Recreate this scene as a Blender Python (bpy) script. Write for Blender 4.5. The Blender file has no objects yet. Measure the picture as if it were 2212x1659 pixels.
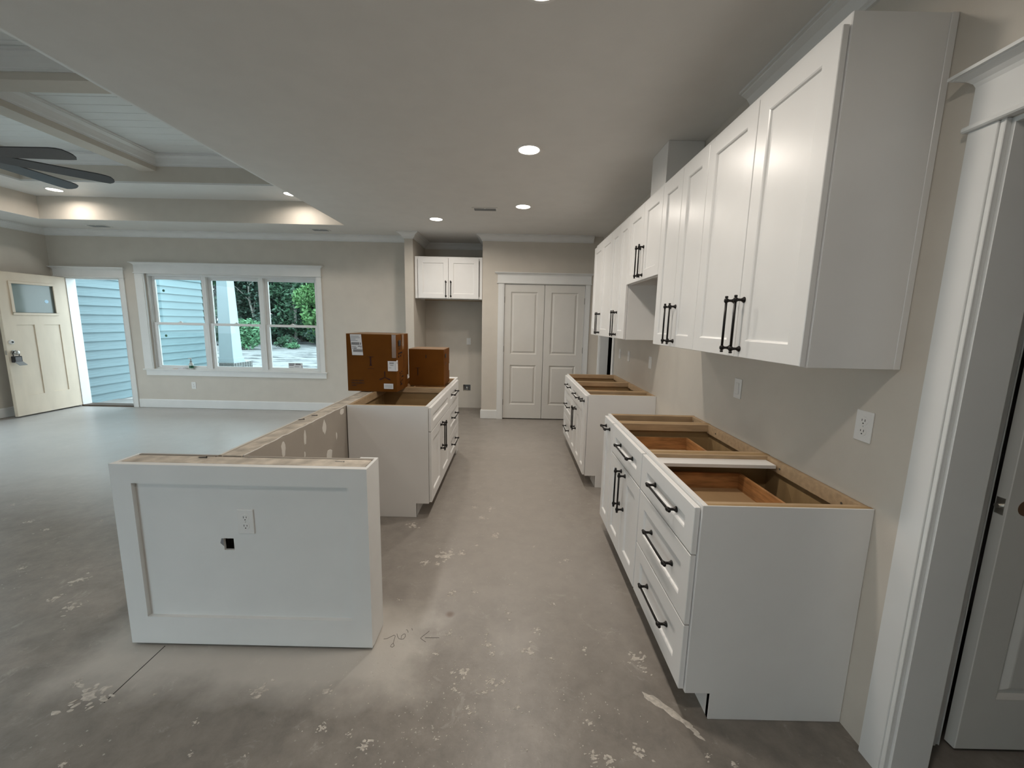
import bpy, bmesh, math, random
from mathutils import Vector, Matrix
random.seed(7)
scene = bpy.context.scene
COL = scene.collection

# ------------------------------------------------------------------ camera, sky, exposure
cam_d = bpy.data.cameras.new('camera')
cam = bpy.data.objects.new('camera', cam_d); COL.objects.link(cam)
cam_d.sensor_fit = 'HORIZONTAL'; cam_d.sensor_width = 36.0
cam_d.lens = 869.15 / 2212 * 36.0
cam_d.clip_start = 0.02; cam_d.clip_end = 300
_R = Vector((0.9997649, 0.00463204, 0.02118248)); _U = Vector((-0.02163955, 0.15132376, 0.98824736)); _F = Vector((-0.00137219, 0.9884734, -0.15138841))
cam.matrix_world = Matrix(((_R.x, _U.x, -_F.x, 0.0), (_R.y, _U.y, -_F.y, 0.0), (_R.z, _U.z, -_F.z, 1.5046), (0, 0, 0, 1)))
scene.camera = cam
SKY = 3.9                       # overcast sky radiance
CAN_W = 10.0                     # recessed lamps in the kitchen
TRAY_W = 4.5                    # recessed lamps in the tray
world = bpy.data.worlds.new('overcast_sky'); scene.world = world
world.use_nodes = True
wn = world.node_tree.nodes; wl = world.node_tree.links
bgn = wn['Background']; bgn.inputs['Color'].default_value = (0.75, 0.915, 1.0, 1); bgn.inputs['Strength'].default_value = SKY
vs = scene.view_settings
vs.view_transform = 'Standard'; vs.look = 'None'; vs.exposure = 0.25; vs.gamma = 1.0; vs.use_curve_mapping = False

# ------------------------------------------------------------------ materials
def newmat(name):
    m = bpy.data.materials.new(name); m.use_nodes = True
    return m, m.node_tree.nodes, m.node_tree.links, m.node_tree.nodes['Principled BSDF']
def M(name, col, rough=0.5, metal=0.0, var=0.05, vscale=6.0, bump=0.0, bscale=150.0, stretch=None, spec=0.5, emit=None):
    m, n, l, b = newmat(name)
    b.inputs['Roughness'].default_value = rough; b.inputs['Metallic'].default_value = metal
    b.inputs['Specular IOR Level'].default_value = spec
    tc = n.new('ShaderNodeTexCoord'); mp = n.new('ShaderNodeMapping'); l.new(tc.outputs['Object'], mp.inputs['Vector'])
    if stretch: mp.inputs['Scale'].default_value = stretch
    ns = n.new('ShaderNodeTexNoise'); ns.inputs['Scale'].default_value = vscale; ns.inputs['Detail'].default_value = 5
    l.new(mp.outputs['Vector'], ns.inputs['Vector'])
    rp = n.new('ShaderNodeValToRGB'); l.new(ns.outputs['Fac'], rp.inputs['Fac'])
    rp.color_ramp.elements[0].position = 0.3; rp.color_ramp.elements[1].position = 0.7
    rp.color_ramp.elements[0].color = tuple(max(0, c * (1 - var)) for c in col) + (1,)
    rp.color_ramp.elements[1].color = tuple(min(1, c * (1 + var)) for c in col) + (1,)
    l.new(rp.outputs['Color'], b.inputs['Base Color'])
    if bump:
        nb = n.new('ShaderNodeTexNoise'); nb.inputs['Scale'].default_value = bscale; nb.inputs['Detail'].default_value = 3
        l.new(mp.outputs['Vector'], nb.inputs['Vector'])
        bp = n.new('ShaderNodeBump'); bp.inputs['Strength'].default_value = bump; bp.inputs['Distance'].default_value = 0.002
        l.new(nb.outputs['Fac'], bp.inputs['Height']); l.new(bp.outputs['Normal'], b.inputs['Normal'])
    if emit:
        b.inputs['Emission Color'].default_value = emit[0] + (1,); b.inputs['Emission Strength'].default_value = emit[1]
    return m
WALL = M('greige_wall_paint', (0.64, 0.59, 0.52), 0.7, var=0.025, bump=0.15, bscale=260)
CEIL = M('ceiling_paint', (0.76, 0.745, 0.715), 0.8, var=0.02, bump=0.2, bscale=200)
TRIM = M('white_trim_paint', (0.80, 0.80, 0.785), 0.38, var=0.02)
DOORP = M('white_door_paint', (0.70, 0.68, 0.64), 0.42, var=0.02)
CAB = M('white_cabinet_lacquer', (0.82, 0.81, 0.795), 0.3, var=0.015)
TAN = M('tan_fibreboard', (0.36, 0.24, 0.115), 0.6, var=0.12, vscale=4, stretch=(1, 6, 1))
TANL = M('pale_plywood_edge', (0.44, 0.31, 0.185), 0.55, var=0.12, vscale=10, stretch=(1, 5, 5))
ORANGE = M('oiled_hardwood', (0.40, 0.195, 0.075), 0.4, var=0.3, vscale=9, stretch=(1.2, 1.2, 9))
DBOT = M('drawer_bottom_ply', (0.44, 0.29, 0.155), 0.5, var=0.08)
BLACK = M('matt_black_metal', (0.012, 0.010, 0.009), 0.36, metal=0.5, var=0.1)
DARK = M('dark_void', (0.02, 0.018, 0.016), 0.8, var=0.1)
DRYW = M('raw_drywall_paper', (0.37, 0.33, 0.285), 0.85, var=0.06, vscale=3)
PLATE = M('pine_top_plate', (0.54, 0.48, 0.405), 0.8, var=0.3, vscale=14, stretch=(1, 1, 1))
PLASTER = M('joint_compound', (0.68, 0.65, 0.60), 0.8, var=0.05)
SPLAT = M('dried_plaster_splash', (0.53, 0.49, 0.44), 0.85, var=0.25, vscale=60)
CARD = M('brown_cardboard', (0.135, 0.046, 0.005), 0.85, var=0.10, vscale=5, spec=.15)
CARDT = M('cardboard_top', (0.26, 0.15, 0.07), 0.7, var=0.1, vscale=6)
INK = M('dark_red_print', (0.012, 0.002, 0.001), 0.6, var=0.1)
INKB = M('black_print', (0.015, 0.014, 0.014), 0.6, var=0.1)
GREYP = M('grey_print', (0.20, 0.20, 0.21), 0.6, var=0.1)
LABEL = M('white_label_paper', (0.75, 0.75, 0.77), 0.55, var=0.02)
TAPE = M('clear_packing_tape', (0.19, 0.085, 0.025), 0.14, var=0.1)
PLASTIC = M('white_plastic', (0.82, 0.81, 0.79), 0.3, var=0.02)
VENTG = M('vent_grey_metal', (0.26, 0.27, 0.27), 0.5, var=0.1)
FANM = M('charcoal_fan_metal', (0.045, 0.045, 0.05), 0.35, var=0.15)
ENTRY = M('tan_primed_door', (0.72, 0.62, 0.49), 0.5, var=0.05, vscale=4, stretch=(2, 2, .6))
METAL = M('brushed_nickel', (0.6, 0.58, 0.54), 0.3, metal=0.9, var=0.08)
HINGE = M('aged_hinge_metal', (0.22, 0.21, 0.19), 0.4, metal=0.8, var=0.1)
SIDING = M('blue_grey_lap_siding', (0.18, 0.268, 0.29), 0.7, var=0.12, vscale=6, stretch=(1, .6, 12), bump=0.5, bscale=40)
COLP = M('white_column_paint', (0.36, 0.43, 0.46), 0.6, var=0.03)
BRICK = M('grey_brick', (0.16, 0.16, 0.155), 0.85, var=0.3, vscale=25)
MORTAR = M('pale_mortar', (0.50, 0.52, 0.52), 0.9, var=0.1)
PORCH = M('porch_concrete', (0.45, 0.45, 0.43), 0.85, var=0.15)
BARK = M('pale_bark', (0.26, 0.25, 0.22), 0.9, var=0.3, vscale=8)
BARKD = M('dark_bark', (0.06, 0.055, 0.045), 0.9, var=0.3, vscale=8)
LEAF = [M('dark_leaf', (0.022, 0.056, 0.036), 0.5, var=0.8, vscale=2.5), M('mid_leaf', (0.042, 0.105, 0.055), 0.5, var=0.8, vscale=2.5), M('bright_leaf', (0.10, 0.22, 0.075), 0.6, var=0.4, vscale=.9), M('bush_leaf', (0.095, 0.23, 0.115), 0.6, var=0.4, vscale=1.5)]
GREEN = M('green_label', (0.02, 0.12, 0.06), 0.4, var=0.1)
CLEARP = M('cloudy_bottle_plastic', (0.62, 0.68, 0.66), 0.2, var=0.05)
BLUES = M('pale_blue_sticker', (0.45, 0.68, 0.85), 0.4, var=0.05)
PENCIL = M('pencil_graphite', (0.14, 0.125, 0.11), 0.7, var=0.15)
LENS = M('lit_lamp_lens', (0.9, 0.88, 0.82), 0.4, var=0.01, emit=((1.0, 0.93, 0.82), 9.0))
# white shiplap, slightly cooler than the trim
SHIP = M('white_shiplap', (0.80, 0.82, 0.81), 0.45, var=0.02)

def glassmat():
    m, n, l, b = newmat('window_glass')
    out = n['Material Output']; n.remove(b)
    t = n.new('ShaderNodeBsdfTransparent'); t.inputs['Color'].default_value = (0.93, 0.975, 0.97, 1)
    g = n.new('ShaderNodeBsdfGlossy'); g.inputs['Roughness'].default_value = 0.02
    lw = n.new('ShaderNodeFresnel'); lw.inputs['IOR'].default_value = 1.25
    mx = n.new('ShaderNodeMixShader'); l.new(lw.outputs['Fac'], mx.inputs['Fac']); l.new(t.outputs[0], mx.inputs[1]); l.new(g.outputs[0], mx.inputs[2])
    l.new(mx.outputs[0], out.inputs['Surface'])
    return m
GLASS = glassmat()
def frosted():
    m, n, l, b = newmat('dusty_door_glass')
    b.inputs['Base Color'].default_value = (0.30, 0.36, 0.34, 1); b.inputs['Roughness'].default_value = 0.08
    b.inputs['Transmission Weight'].default_value = 0.25
    ns = n.new('ShaderNodeTexNoise'); ns.inputs['Scale'].default_value = 5
    r = n.new('ShaderNodeMapRange'); r.inputs['To Min'].default_value = .05; r.inputs['To Max'].default_value = .2
    l.new(ns.outputs['Fac'], r.inputs['Value']); l.new(r.outputs[0], b.inputs['Roughness'])
    return m
DGLASS = frosted()

def concrete():
    m, n, l, b = newmat('bare_concrete_slab')
    tc = n.new('ShaderNodeTexCoord')
    def noise(s, d=6, rough=.55, dist=0.0, vec=None):
        x = n.new('ShaderNodeTexNoise'); x.inputs['Scale'].default_value = s; x.inputs['Detail'].default_value = d
        x.inputs['Roughness'].default_value = rough; x.inputs['Distortion'].default_value = dist
        l.new(vec or tc.outputs['Object'], x.inputs['Vector']); return x
    def ramp(src, p0, p1, c0, c1):
        r = n.new('ShaderNodeValToRGB'); l.new(src, r.inputs['Fac']); e = r.color_ramp.elements
        e[0].position = p0; e[1].position = p1; e[0].color = c0 + (1,); e[1].color = c1 + (1,); return r
    def mix(fac, a, bb, mode='MIX'):
        x = n.new('ShaderNodeMix'); x.data_type = 'RGBA'; x.blend_type = mode
        if isinstance(fac, float): x.inputs['Factor'].default_value = fac
        else: l.new(fac, x.inputs['Factor'])
        for s, v in ((6, a), (7, bb)):
            if isinstance(v, tuple): x.inputs[s].default_value = v + (1,)
            else: l.new(v, x.inputs[s])
        return x.outputs[2]
    big = ramp(noise(1.0, 8, .6, .3).outputs['Fac'], .32, .70, (0.205, 0.184, 0.163), (0.285, 0.260, 0.234))
    mid = ramp(noise(9, 9, .72, .2).outputs['Fac'], .3, .72, (0.74, 0.74, 0.74), (1.2, 1.19, 1.18))
    col = mix(1.0, big.outputs[0], mid.outputs[0], 'MULTIPLY')
    # pale scuffs
    sc = noise(7.0, 9, .75, 1.2); scf = ramp(sc.outputs['Fac'], .58, .70, (0, 0, 0), (.5, .5, .5))
    col = mix(scf.outputs[0], col, (0.50, 0.47, 0.43))
    # tiny specks
    vo = n.new('ShaderNodeTexVoronoi'); vo.inputs['Scale'].default_value = 26; l.new(tc.outputs['Object'], vo.inputs['Vector'])
    vr = ramp(vo.outputs['Distance'], .06, .11, (1, 1, 1), (0, 0, 0))
    gate = ramp(noise(1.6, 4).outputs['Fac'], .52, .62, (0, 0, 0), (.8, .8, .8))
    sp = n.new('ShaderNodeMath'); sp.operation = 'MULTIPLY'; l.new(vr.outputs[0], sp.inputs[0]); l.new(gate.outputs[0], sp.inputs[1])
    col = mix(sp.outputs[0], col, (0.54, 0.51, 0.46))
    # soft pale floor zones: living room, aisle, sanding dust along the half wall foot
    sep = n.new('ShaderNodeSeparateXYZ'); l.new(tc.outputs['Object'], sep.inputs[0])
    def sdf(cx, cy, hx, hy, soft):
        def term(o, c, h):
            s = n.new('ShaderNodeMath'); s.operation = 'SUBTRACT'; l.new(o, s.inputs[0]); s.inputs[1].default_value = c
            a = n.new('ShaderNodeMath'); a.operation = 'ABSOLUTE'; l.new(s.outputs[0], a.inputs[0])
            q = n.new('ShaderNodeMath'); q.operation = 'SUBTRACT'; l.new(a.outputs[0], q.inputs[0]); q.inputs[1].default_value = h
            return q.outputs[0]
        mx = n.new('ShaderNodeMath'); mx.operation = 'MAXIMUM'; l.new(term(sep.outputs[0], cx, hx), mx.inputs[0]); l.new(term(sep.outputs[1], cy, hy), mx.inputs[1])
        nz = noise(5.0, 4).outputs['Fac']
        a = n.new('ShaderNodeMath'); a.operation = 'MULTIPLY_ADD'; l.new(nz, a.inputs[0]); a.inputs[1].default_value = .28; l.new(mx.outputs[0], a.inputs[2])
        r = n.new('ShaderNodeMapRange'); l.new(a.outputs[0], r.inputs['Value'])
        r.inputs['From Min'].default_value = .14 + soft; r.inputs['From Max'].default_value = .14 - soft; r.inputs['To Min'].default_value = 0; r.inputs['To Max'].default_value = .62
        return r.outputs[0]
    col = mix(sdf(-4.3, 4.9, 2.8, 1.75, .5), col, (0.70, 0.70, 0.69))  # pale dust plus window daylight painted into the living room floor colour
    col = mix(sdf(.05, 4.0, .7, 2.2, .5), col, (0.43, 0.395, 0.36))  # paler aisle painted in, standing in for lamp light on the floor
    col = mix(sdf(-1.14, 1.66, .74, .25, .09), col, (0.60, 0.565, 0.515))
    # rust spot
    vd = n.new('ShaderNodeVectorMath'); vd.operation = 'DISTANCE'; l.new(tc.outputs['Object'], vd.inputs[0]); vd.inputs[1].default_value = (-0.299, 1.882, 0)
    rr = n.new('ShaderNodeMapRange'); l.new(vd.outputs['Value'], rr.inputs['Value']); rr.inputs['From Min'].default_value = .028; rr.inputs['From Max'].default_value = .008; rr.inputs['To Max'].default_value = .7
    col = mix(rr.outputs[0], col, (0.14, 0.075, 0.045))
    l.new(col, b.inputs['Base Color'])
    rg = n.new('ShaderNodeMapRange'); l.new(noise(2.5, 5).outputs['Fac'], rg.inputs['Value']); rg.inputs['To Min'].default_value = .24; rg.inputs['To Max'].default_value = .46
    l.new(rg.outputs[0], b.inputs['Roughness'])
    bpn = n.new('ShaderNodeBump'); bpn.inputs['Strength'].default_value = .25; bpn.inputs['Distance'].default_value = .003
    l.new(noise(30, 6).outputs['Fac'], bpn.inputs['Height']); l.new(bpn.outputs[0], b.inputs['Normal'])
    return m
CONC = concrete()
def gravelmat():
    m, n, l, b = newmat('white_sandy_gravel')
    tc = n.new('ShaderNodeTexCoord'); mp = n.new('ShaderNodeMapping'); mp.inputs['Scale'].default_value = (0.55, 1.6, 1); l.new(tc.outputs['Object'], mp.inputs[0])
    ns = n.new('ShaderNodeTexNoise'); ns.inputs['Scale'].default_value = 1.3; ns.inputs['Detail'].default_value = 9; ns.inputs['Roughness'].default_value = .7; l.new(mp.outputs[0], ns.inputs['Vector'])
    r = n.new('ShaderNodeValToRGB'); l.new(ns.outputs['Fac'], r.inputs['Fac']); e = r.color_ramp.elements
    e[0].position = .40; e[0].color = (0.06, 0.063, 0.066, 1); e[1].position = .50; e[1].color = (0.235, 0.24, 0.24, 1)
    l.new(r.outputs[0], b.inputs['Base Color']); b.inputs['Roughness'].default_value = .95
    return m
GRAVEL = gravelmat()

# ------------------------------------------------------------------ mesh helpers
class MB:
    def __init__(s): s.v = []; s.f = []; s.mi = []; s.m = 0
    def face(s, *p):
        k = len(s.v); s.v += [tuple(q) for q in p]; s.f.append(tuple(range(k, k + len(p)))); s.mi.append(s.m)
    def idx(s, verts, faces):
        k = len(s.v); s.v += [tuple(q) for q in verts]
        for f in faces: s.f.append(tuple(k + i for i in f)); s.mi.append(s.m)
    def box(s, x0, x1, y0, y1, z0, z1):
        if x0 > x1: x0, x1 = x1, x0
        if y0 > y1: y0, y1 = y1, y0
        if z0 > z1: z0, z1 = z1, z0
        s.idx([(x0, y0, z0), (x1, y0, z0), (x1, y1, z0), (x0, y1, z0), (x0, y0, z1), (x1, y0, z1), (x1, y1, z1), (x0, y1, z1)],
              [(3, 2, 1, 0), (4, 5, 6, 7), (0, 1, 5, 4), (1, 2, 6, 5), (2, 3, 7, 6), (3, 0, 4, 7)]); return s
    def prism(s, ring0, ring1):
        n = len(ring0); s.idx(list(ring0) + list(ring1), [tuple(range(n))[::-1], tuple(range(n, 2 * n))] + [(i, (i + 1) % n, n + (i + 1) % n, n + i) for i in range(n)]); return s
    def lathe(s, prof, c=(0, 0, 0), axis='z', seg=20):
        vs_ = []; fs = []
        for r, h in prof:
            for k in range(seg):
                a = 2 * math.pi * k / seg; u, w = r * math.cos(a), r * math.sin(a)
                p = {'z': (u, w, h), 'x': (h, u, w), 'y': (w, h, u)}[axis]
                vs_.append((c[0] + p[0], c[1] + p[1], c[2] + p[2]))
        for i in range(len(prof) - 1):
            for k in range(seg): fs.append((i * seg + k, i * seg + (k + 1) % seg, (i + 1) * seg + (k + 1) % seg, (i + 1) * seg + k))
        fs.append(tuple(range(seg))[::-1]); fs.append(tuple((len(prof) - 1) * seg + k for k in range(seg)))
        s.idx(vs_, fs); return s
    def tube(s, pts, rad, seg=8):
        pts = [Vector(p) for p in pts]; n = len(pts)
        rad = rad if isinstance(rad, (list, tuple)) else [rad] * n
        vs_ = []; fs = []; up = Vector((0, 0, 1))
        for i, p in enumerate(pts):
            t = (pts[min(i + 1, n - 1)] - pts[max(i - 1, 0)]).normalized()
            ref = up if abs(t.z) < .9 else Vector((1, 0, 0))
            a = t.cross(ref).normalized(); b_ = t.cross(a)
            for k in range(seg):
                an = 2 * math.pi * k / seg; vs_.append(p + (a * math.cos(an) + b_ * math.sin(an)) * rad[i])
        for i in range(n - 1):
            for k in range(seg): fs.append((i * seg + k, i * seg + (k + 1) % seg, (i + 1) * seg + (k + 1) % seg, (i + 1) * seg + k))
        fs.append(tuple(range(seg))[::-1]); fs.append(tuple((n - 1) * seg + k for k in range(seg)))
        s.idx(vs_, fs); return s
OFF = {}
def V3(p): return Vector(p)
def thing(name, label, cat, loc, group=None, kind=None, rotz=0.0, local=False):
    o = bpy.data.objects.new(name, None); COL.objects.link(o); o.location = loc; o.rotation_euler = (0, 0, rotz); o.empty_display_size = .1
    if label: o['label'] = label
    if cat: o['category'] = cat
    if group: o['group'] = group
    if kind: o['kind'] = kind
    OFF[o.name] = V3((0, 0, 0)) if local else V3(loc); return o
def mesh_of(name, mb, mats, off=(0, 0, 0), smooth=False):
    me = bpy.data.meshes.new(name); off = V3(off)
    me.from_pydata([tuple(V3(p) - off) for p in mb.v], [], mb.f)
    mats = mats if isinstance(mats, (list, tuple)) else [mats]
    for m in mats: me.materials.append(m)
    me.polygons.foreach_set('material_index', mb.mi)
    bm = bmesh.new(); bm.from_mesh(me); bmesh.ops.remove_doubles(bm, verts=bm.verts, dist=1e-5); bmesh.ops.recalc_face_normals(bm, faces=bm.faces) if not getattr(mb, 'keep', False) else None
    bm.to_mesh(me); bm.free()
    if smooth: me.polygons.foreach_set('use_smooth', [True] * len(me.polygons))
    me.update(); return me
def obj(name, mb, mats, parent=None, bevel=0.0, smooth=False, kind=None, label=None, cat=None, group=None, base=None, seg=1):
    off = OFF[parent.name] if parent else V3(base or (0, 0, 0))
    me = mesh_of(name, mb, mats, off, smooth)
    o = bpy.data.objects.new(name, me); COL.objects.link(o)
    if parent: o.parent = parent
    else: o.location = off
    OFF[o.name] = off
    if bevel:
        b = o.modifiers.new('bevel', 'BEVEL'); b.width = bevel; b.segments = seg; b.limit_method = 'ANGLE'; b.angle_limit = math.radians(40)
    if smooth:
        try: me.set_sharp_from_angle(angle=math.radians(38))
        except Exception: pass
    for k, v in (('kind', kind), ('label', label), ('category', cat), ('group', group)):
        if v: o[k] = v
    return o
def inst(name, me, parent, matrix):
    """an object that shares mesh data; matrix in world space (parents only translate)"""
    o = bpy.data.objects.new(name, me); COL.objects.link(o); o.parent = parent
    mm = matrix.copy(); mm.translation = mm.translation - OFF[parent.name]; o.matrix_local = mm
    OFF[o.name] = matrix.translation.copy(); return o
# wall-plane maps: (a along, n outwards, z) -> world
def fmap(face, c):
    return {'-y': lambda a, n, z: (a, c - n, z), '+y': lambda a, n, z: (a, c + n, z), '-x': lambda a, n, z: (c - n, a, z), '+x': lambda a, n, z: (c + n, a, z)}[face]
def nb(mb, f, a0, a1, n0, n1, z0, z1):
    p, q = f(a0, n0, z0), f(a1, n1, z1); return mb.box(p[0], q[0], p[1], q[1], p[2], q[2])
def slab(mb, f, a0, a1, z0, z1, nback, nfront, wins=(), steps=((0, 0), (.004, -.004), (.006, -.009)), ch=.002, openw=()):
    """panelled leaf: flat front with stepped recesses"""
    A0, A1, Z0, Z1 = a0 + ch, a1 - ch, z0 + ch, z1 - ch
    allw = list(wins) + list(openw)
    ua = sorted({A0, A1, *[w[0] for w in allw], *[w[1] for w in allw]}); uz = sorted({Z0, Z1, *[w[2] for w in allw], *[w[3] for w in allw]})
    for i in range(len(ua) - 1):
        for j in range(len(uz) - 1):
            ca, cz = (ua[i] + ua[i + 1]) / 2, (uz[j] + uz[j + 1]) / 2
            if any(w[0] < ca < w[1] and w[2] < cz < w[3] for w in allw): continue
            mb.face(*[f(a, nfront, z) for a, z in ((ua[i], uz[j]), (ua[i + 1], uz[j]), (ua[i + 1], uz[j + 1]), (ua[i], uz[j + 1]))])
    rect = lambda b, d, n: [f(b[0] + d, n, b[2] + d), f(b[1] - d, n, b[2] + d), f(b[1] - d, n, b[3] - d), f(b[0] + d, n, b[3] - d)]
    def ring(r0, r1):
        for k in range(4): mb.face(r0[k], r0[(k + 1) % 4], r1[(k + 1) % 4], r1[k])
    for w in wins:
        prev = rect(w, steps[0][0], nfront + steps[0][1])
        for d, n in steps[1:]:
            cur = rect(w, d, nfront + n); ring(prev, cur); prev = cur
        mb.face(*prev)
    full = (a0, a1, z0, z1)
    for w in openw: ring(rect(w, 0, nfront), rect(w, 0, nback))
    ring(rect((A0, A1, Z0, Z1), 0, nfront), rect(full, 0, nfront - ch)); ring(rect(full, 0, nfront - ch), rect(full, 0, nback))
    if not openw: mb.face(*rect(full, 0, nback))
    else:
        for i in range(len(ua) - 1):
            for j in range(len(uz) - 1):
                ca, cz = (ua[i] + ua[i + 1]) / 2, (uz[j] + uz[j + 1]) / 2
                if any(w[0] < ca < w[1] and w[2] < cz < w[3] for w in openw): continue
                mb.face(*[f(a, nback, z) for a, z in ((ua[i], uz[j]), (ua[i + 1], uz[j]), (ua[i + 1], uz[j + 1]), (ua[i], uz[j + 1]))])
    return mb
def holed(mb, f, a0, a1, z0, z1, n0, n1, holes):
    """a wall slab built from boxes around rectangular openings (no overlaps)"""
    ua = sorted({a0, a1, *[h[0] for h in holes], *[h[1] for h in holes]})
    for i in range(len(ua) - 1):
        ca = (ua[i] + ua[i + 1]) / 2; hs = sorted([h for h in holes if h[0] < ca < h[1]], key=lambda h: h[2]); z = z0
        for h in hs:
            if h[2] > z: nb(mb, f, ua[i], ua[i + 1], n0, n1, z, h[2])
            z = h[3]
        if z < z1: nb(mb, f, ua[i], ua[i + 1], n0, n1, z, z1)
    return mb
def sweep(mb, path, prof, closed=False):
    """profile (n, z) swept along a polyline in plan; n is to the left of travel"""
    n = len(path); rings = []
    for i in range(n):
        p = Vector(path[i])
        d0 = (Vector(path[i]) - Vector(path[i - 1])).normalized() if (i > 0 or closed) else None
        d1 = (Vector(path[(i + 1) % n]) - p).normalized() if (i < n - 1 or closed) else None
        d0 = d0 or d1; d1 = d1 or d0
        n0, n1 = Vector((-d0.y, d0.x)), Vector((-d1.y, d1.x)); b = (n0 + n1).normalized(); sc = 1 / max(.2, b.dot(n0))
        rings.append([(p.x + b.x * q[0] * sc, p.y + b.y * q[0] * sc, q[1]) for q in prof])
    k = len(prof); m = n if closed else n - 1
    mb.idx([v for r in rings for v in r], [(i * k + j, i * k + (j + 1) % k, ((i + 1) % n) * k + (j + 1) % k, ((i + 1) % n) * k + j) for i in range(m) for j in range(k)]
           + ([] if closed else [tuple(range(k)), tuple((n - 1) * k + j for j in range(k))]))
    return mb
def crown_prof(zt, h=.09, p=.09):
    return [(0, zt - h), (.14 * p, zt - h), (.14 * p, zt - .88 * h), (.25 * p, zt - .82 * h), (.34 * p, zt - .62 * h), (.52 * p, zt - .38 * h), (.76 * p, zt - .24 * h), (.84 * p, zt - .20 * h), (.84 * p, zt - .13 * h), (p, zt - .12 * h), (p, zt), (0, zt)]
BASEP = [(0, 0.004), (.014, 0.004), (.014, .125), (.010, .138), (0, .14)]

# ------------------------------------------------------------------ main dimensions (metres)
ZC = 2.772                                  # kitchen ceiling
XW = 1.296                                  # right wall
YF, YL, YA = 6.185, 6.455, 6.96             # pantry wall, living room wall, alcove back
XL = -7.27; YN = -2.6
TX0, TX1, TY0, TY1, TZ = -6.54, -2.35, .95, 5.77, 3.07      # tray: outer edge, ledge height
CX0, CX1, CY0, CY1, CZ = -6.0, -2.93, 1.57, 5.15, 3.39      # inner coffer and its boarded ceiling

# ------------------------------------------------------------------ structure: floor
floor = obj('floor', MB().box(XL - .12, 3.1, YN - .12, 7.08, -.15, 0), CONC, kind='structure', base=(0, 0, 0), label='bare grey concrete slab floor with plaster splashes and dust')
def blob(mb, x, y, r, z=.0012, k=9, el=1.0, an=0.0, rough=.45, rnd=random):
    ca, sa = math.cos(an), math.sin(an); top = []; bot = []
    for i in range(k):
        t = 2 * math.pi * i / k; q = r * (1 - rough + 2 * rough * rnd.random() * .8); u, w = q * math.cos(t) * el, q * math.sin(t) / el
        top.append((x + .8 * (u * ca - w * sa), y + .8 * (u * sa + w * ca), z)); bot.append((x + u * ca - w * sa, y + u * sa + w * ca, .0002))
    mb.prism(bot, top)
SP = [(-0.1, 2.67, 0.03), (-0.52, 2.33, 0.024), (-0.41, 2.4, 0.047), (-0.31, 2.44, 0.027), (-0.22, 2.54, 0.017), (-0.16, 3.08, 0.026), (-0.29, 3.11, 0.02), (0.34, 3.27, 0.015), (-0.21, 2.93, 0.024), (-0.19, 2.06, 0.016), (-0.32, 2.05, 0.021), (0.01, 2.13, 0.01), (0.0, 1.9, 0.016), (0.01, 1.85, 0.011), (0.25, 1.98, 0.014), (-0.28, 1.75, 0.016), (-0.33, 1.63, 0.013), (-0.09, 1.69, 0.023), (-0.07, 1.64, 0.014), (0.11, 1.65, 0.025), (0.15, 1.79, 0.019), (-0.19, 1.53, 0.027), (-0.21, 1.45, 0.017), (-0.06, 1.49, 0.021), (-0.01, 1.49, 0.016), (-0.09, 1.44, 0.017), (0.05, 1.38, 0.013), (-0.15, 1.37, 0.013), (-0.14, 1.35, 0.012), (-0.27, 1.29, 0.009), (-0.25, 1.25, 0.01), (0.2, 1.62, 0.012), (0.36, 1.67, 0.014), (0.59, 1.63, 0.029), (0.61, 1.58, 0.017), (0.32, 1.32, 0.016), (0.48, 1.21, 0.022), (0.31, 1.2, 0.019), (0.37, 1.19, 0.019), (-0.5, 1.22, 0.022), (-0.57, 1.26, 0.011), (0.08, 1.22, 0.006), (0.37, 2.39, 0.019), (0.33, 2.36, 0.011), (-0.59, 1.98, 0.012), (0.17, 2.54, 0.012), (-0.1, 1.75, 0.01), (-0.22, 1.73, 0.008), (0.8, 1.19, 0.014), (0.72, 1.21, 0.011), (-0.71, 2.79, 0.031), (-2.45, 2.09, 0.032), (-2.41, 1.94, 0.023), (-2.26, 1.87, 0.034), (-2.89, 2.18, 0.018), (-3.25, 2.62, 0.021), (-1.66, 1.39, 0.047), (-1.76, 1.44, 0.018), (-1.01, 1.43, 0.027), (-0.74, 1.43, 0.022), (-1.16, 1.29, 0.01), (-1.41, 1.4, 0.007), (-1.49, 1.14, 0.016), (-0.9, 1.18, 0.008), (-1.09, 1.18, 0.009), (-1.49, 1.2, 0.006), (-0.68, 1.28, 0.016), (-1.9, 1.39, 0.007), (-3.48, 2.72, 0.025), (-3.0, 2.76, 0.012), (-3.91, 2.97, 0.017)]
mb = MB(); rr = random.Random(3)
for x, y, r in SP:
    blob(mb, x, y, r * .55, z=.0011, k=13, el=rr.uniform(1, 1.35), an=rr.uniform(-.6, 1.0), rough=.55, rnd=rr)
    for q in range(5 + int(r * 520)):
        dx, dy = rr.gauss(0, r * .7), rr.gauss(0, r * .7)
        blob(mb, x + dx, y + dy, r * rr.uniform(.06, .34), z=rr.uniform(.0007, .0016), k=rr.choice((7, 8, 9)), el=rr.uniform(1, 1.6), an=rr.uniform(-.6, 1.0), rnd=rr)
for x, y, r in ((.585, 1.435, .022), (.61, 1.418, .024), (.635, 1.398, .022), (.655, 1.37, .024), (.672, 1.352, .02), (.695, 1.33, .02), (.712, 1.305, .014), (.72, 1.28, .012)):
    blob(mb, x, y, r, z=rr.uniform(.0007, .0016), el=1.5, an=-.75, rnd=rr)
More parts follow.
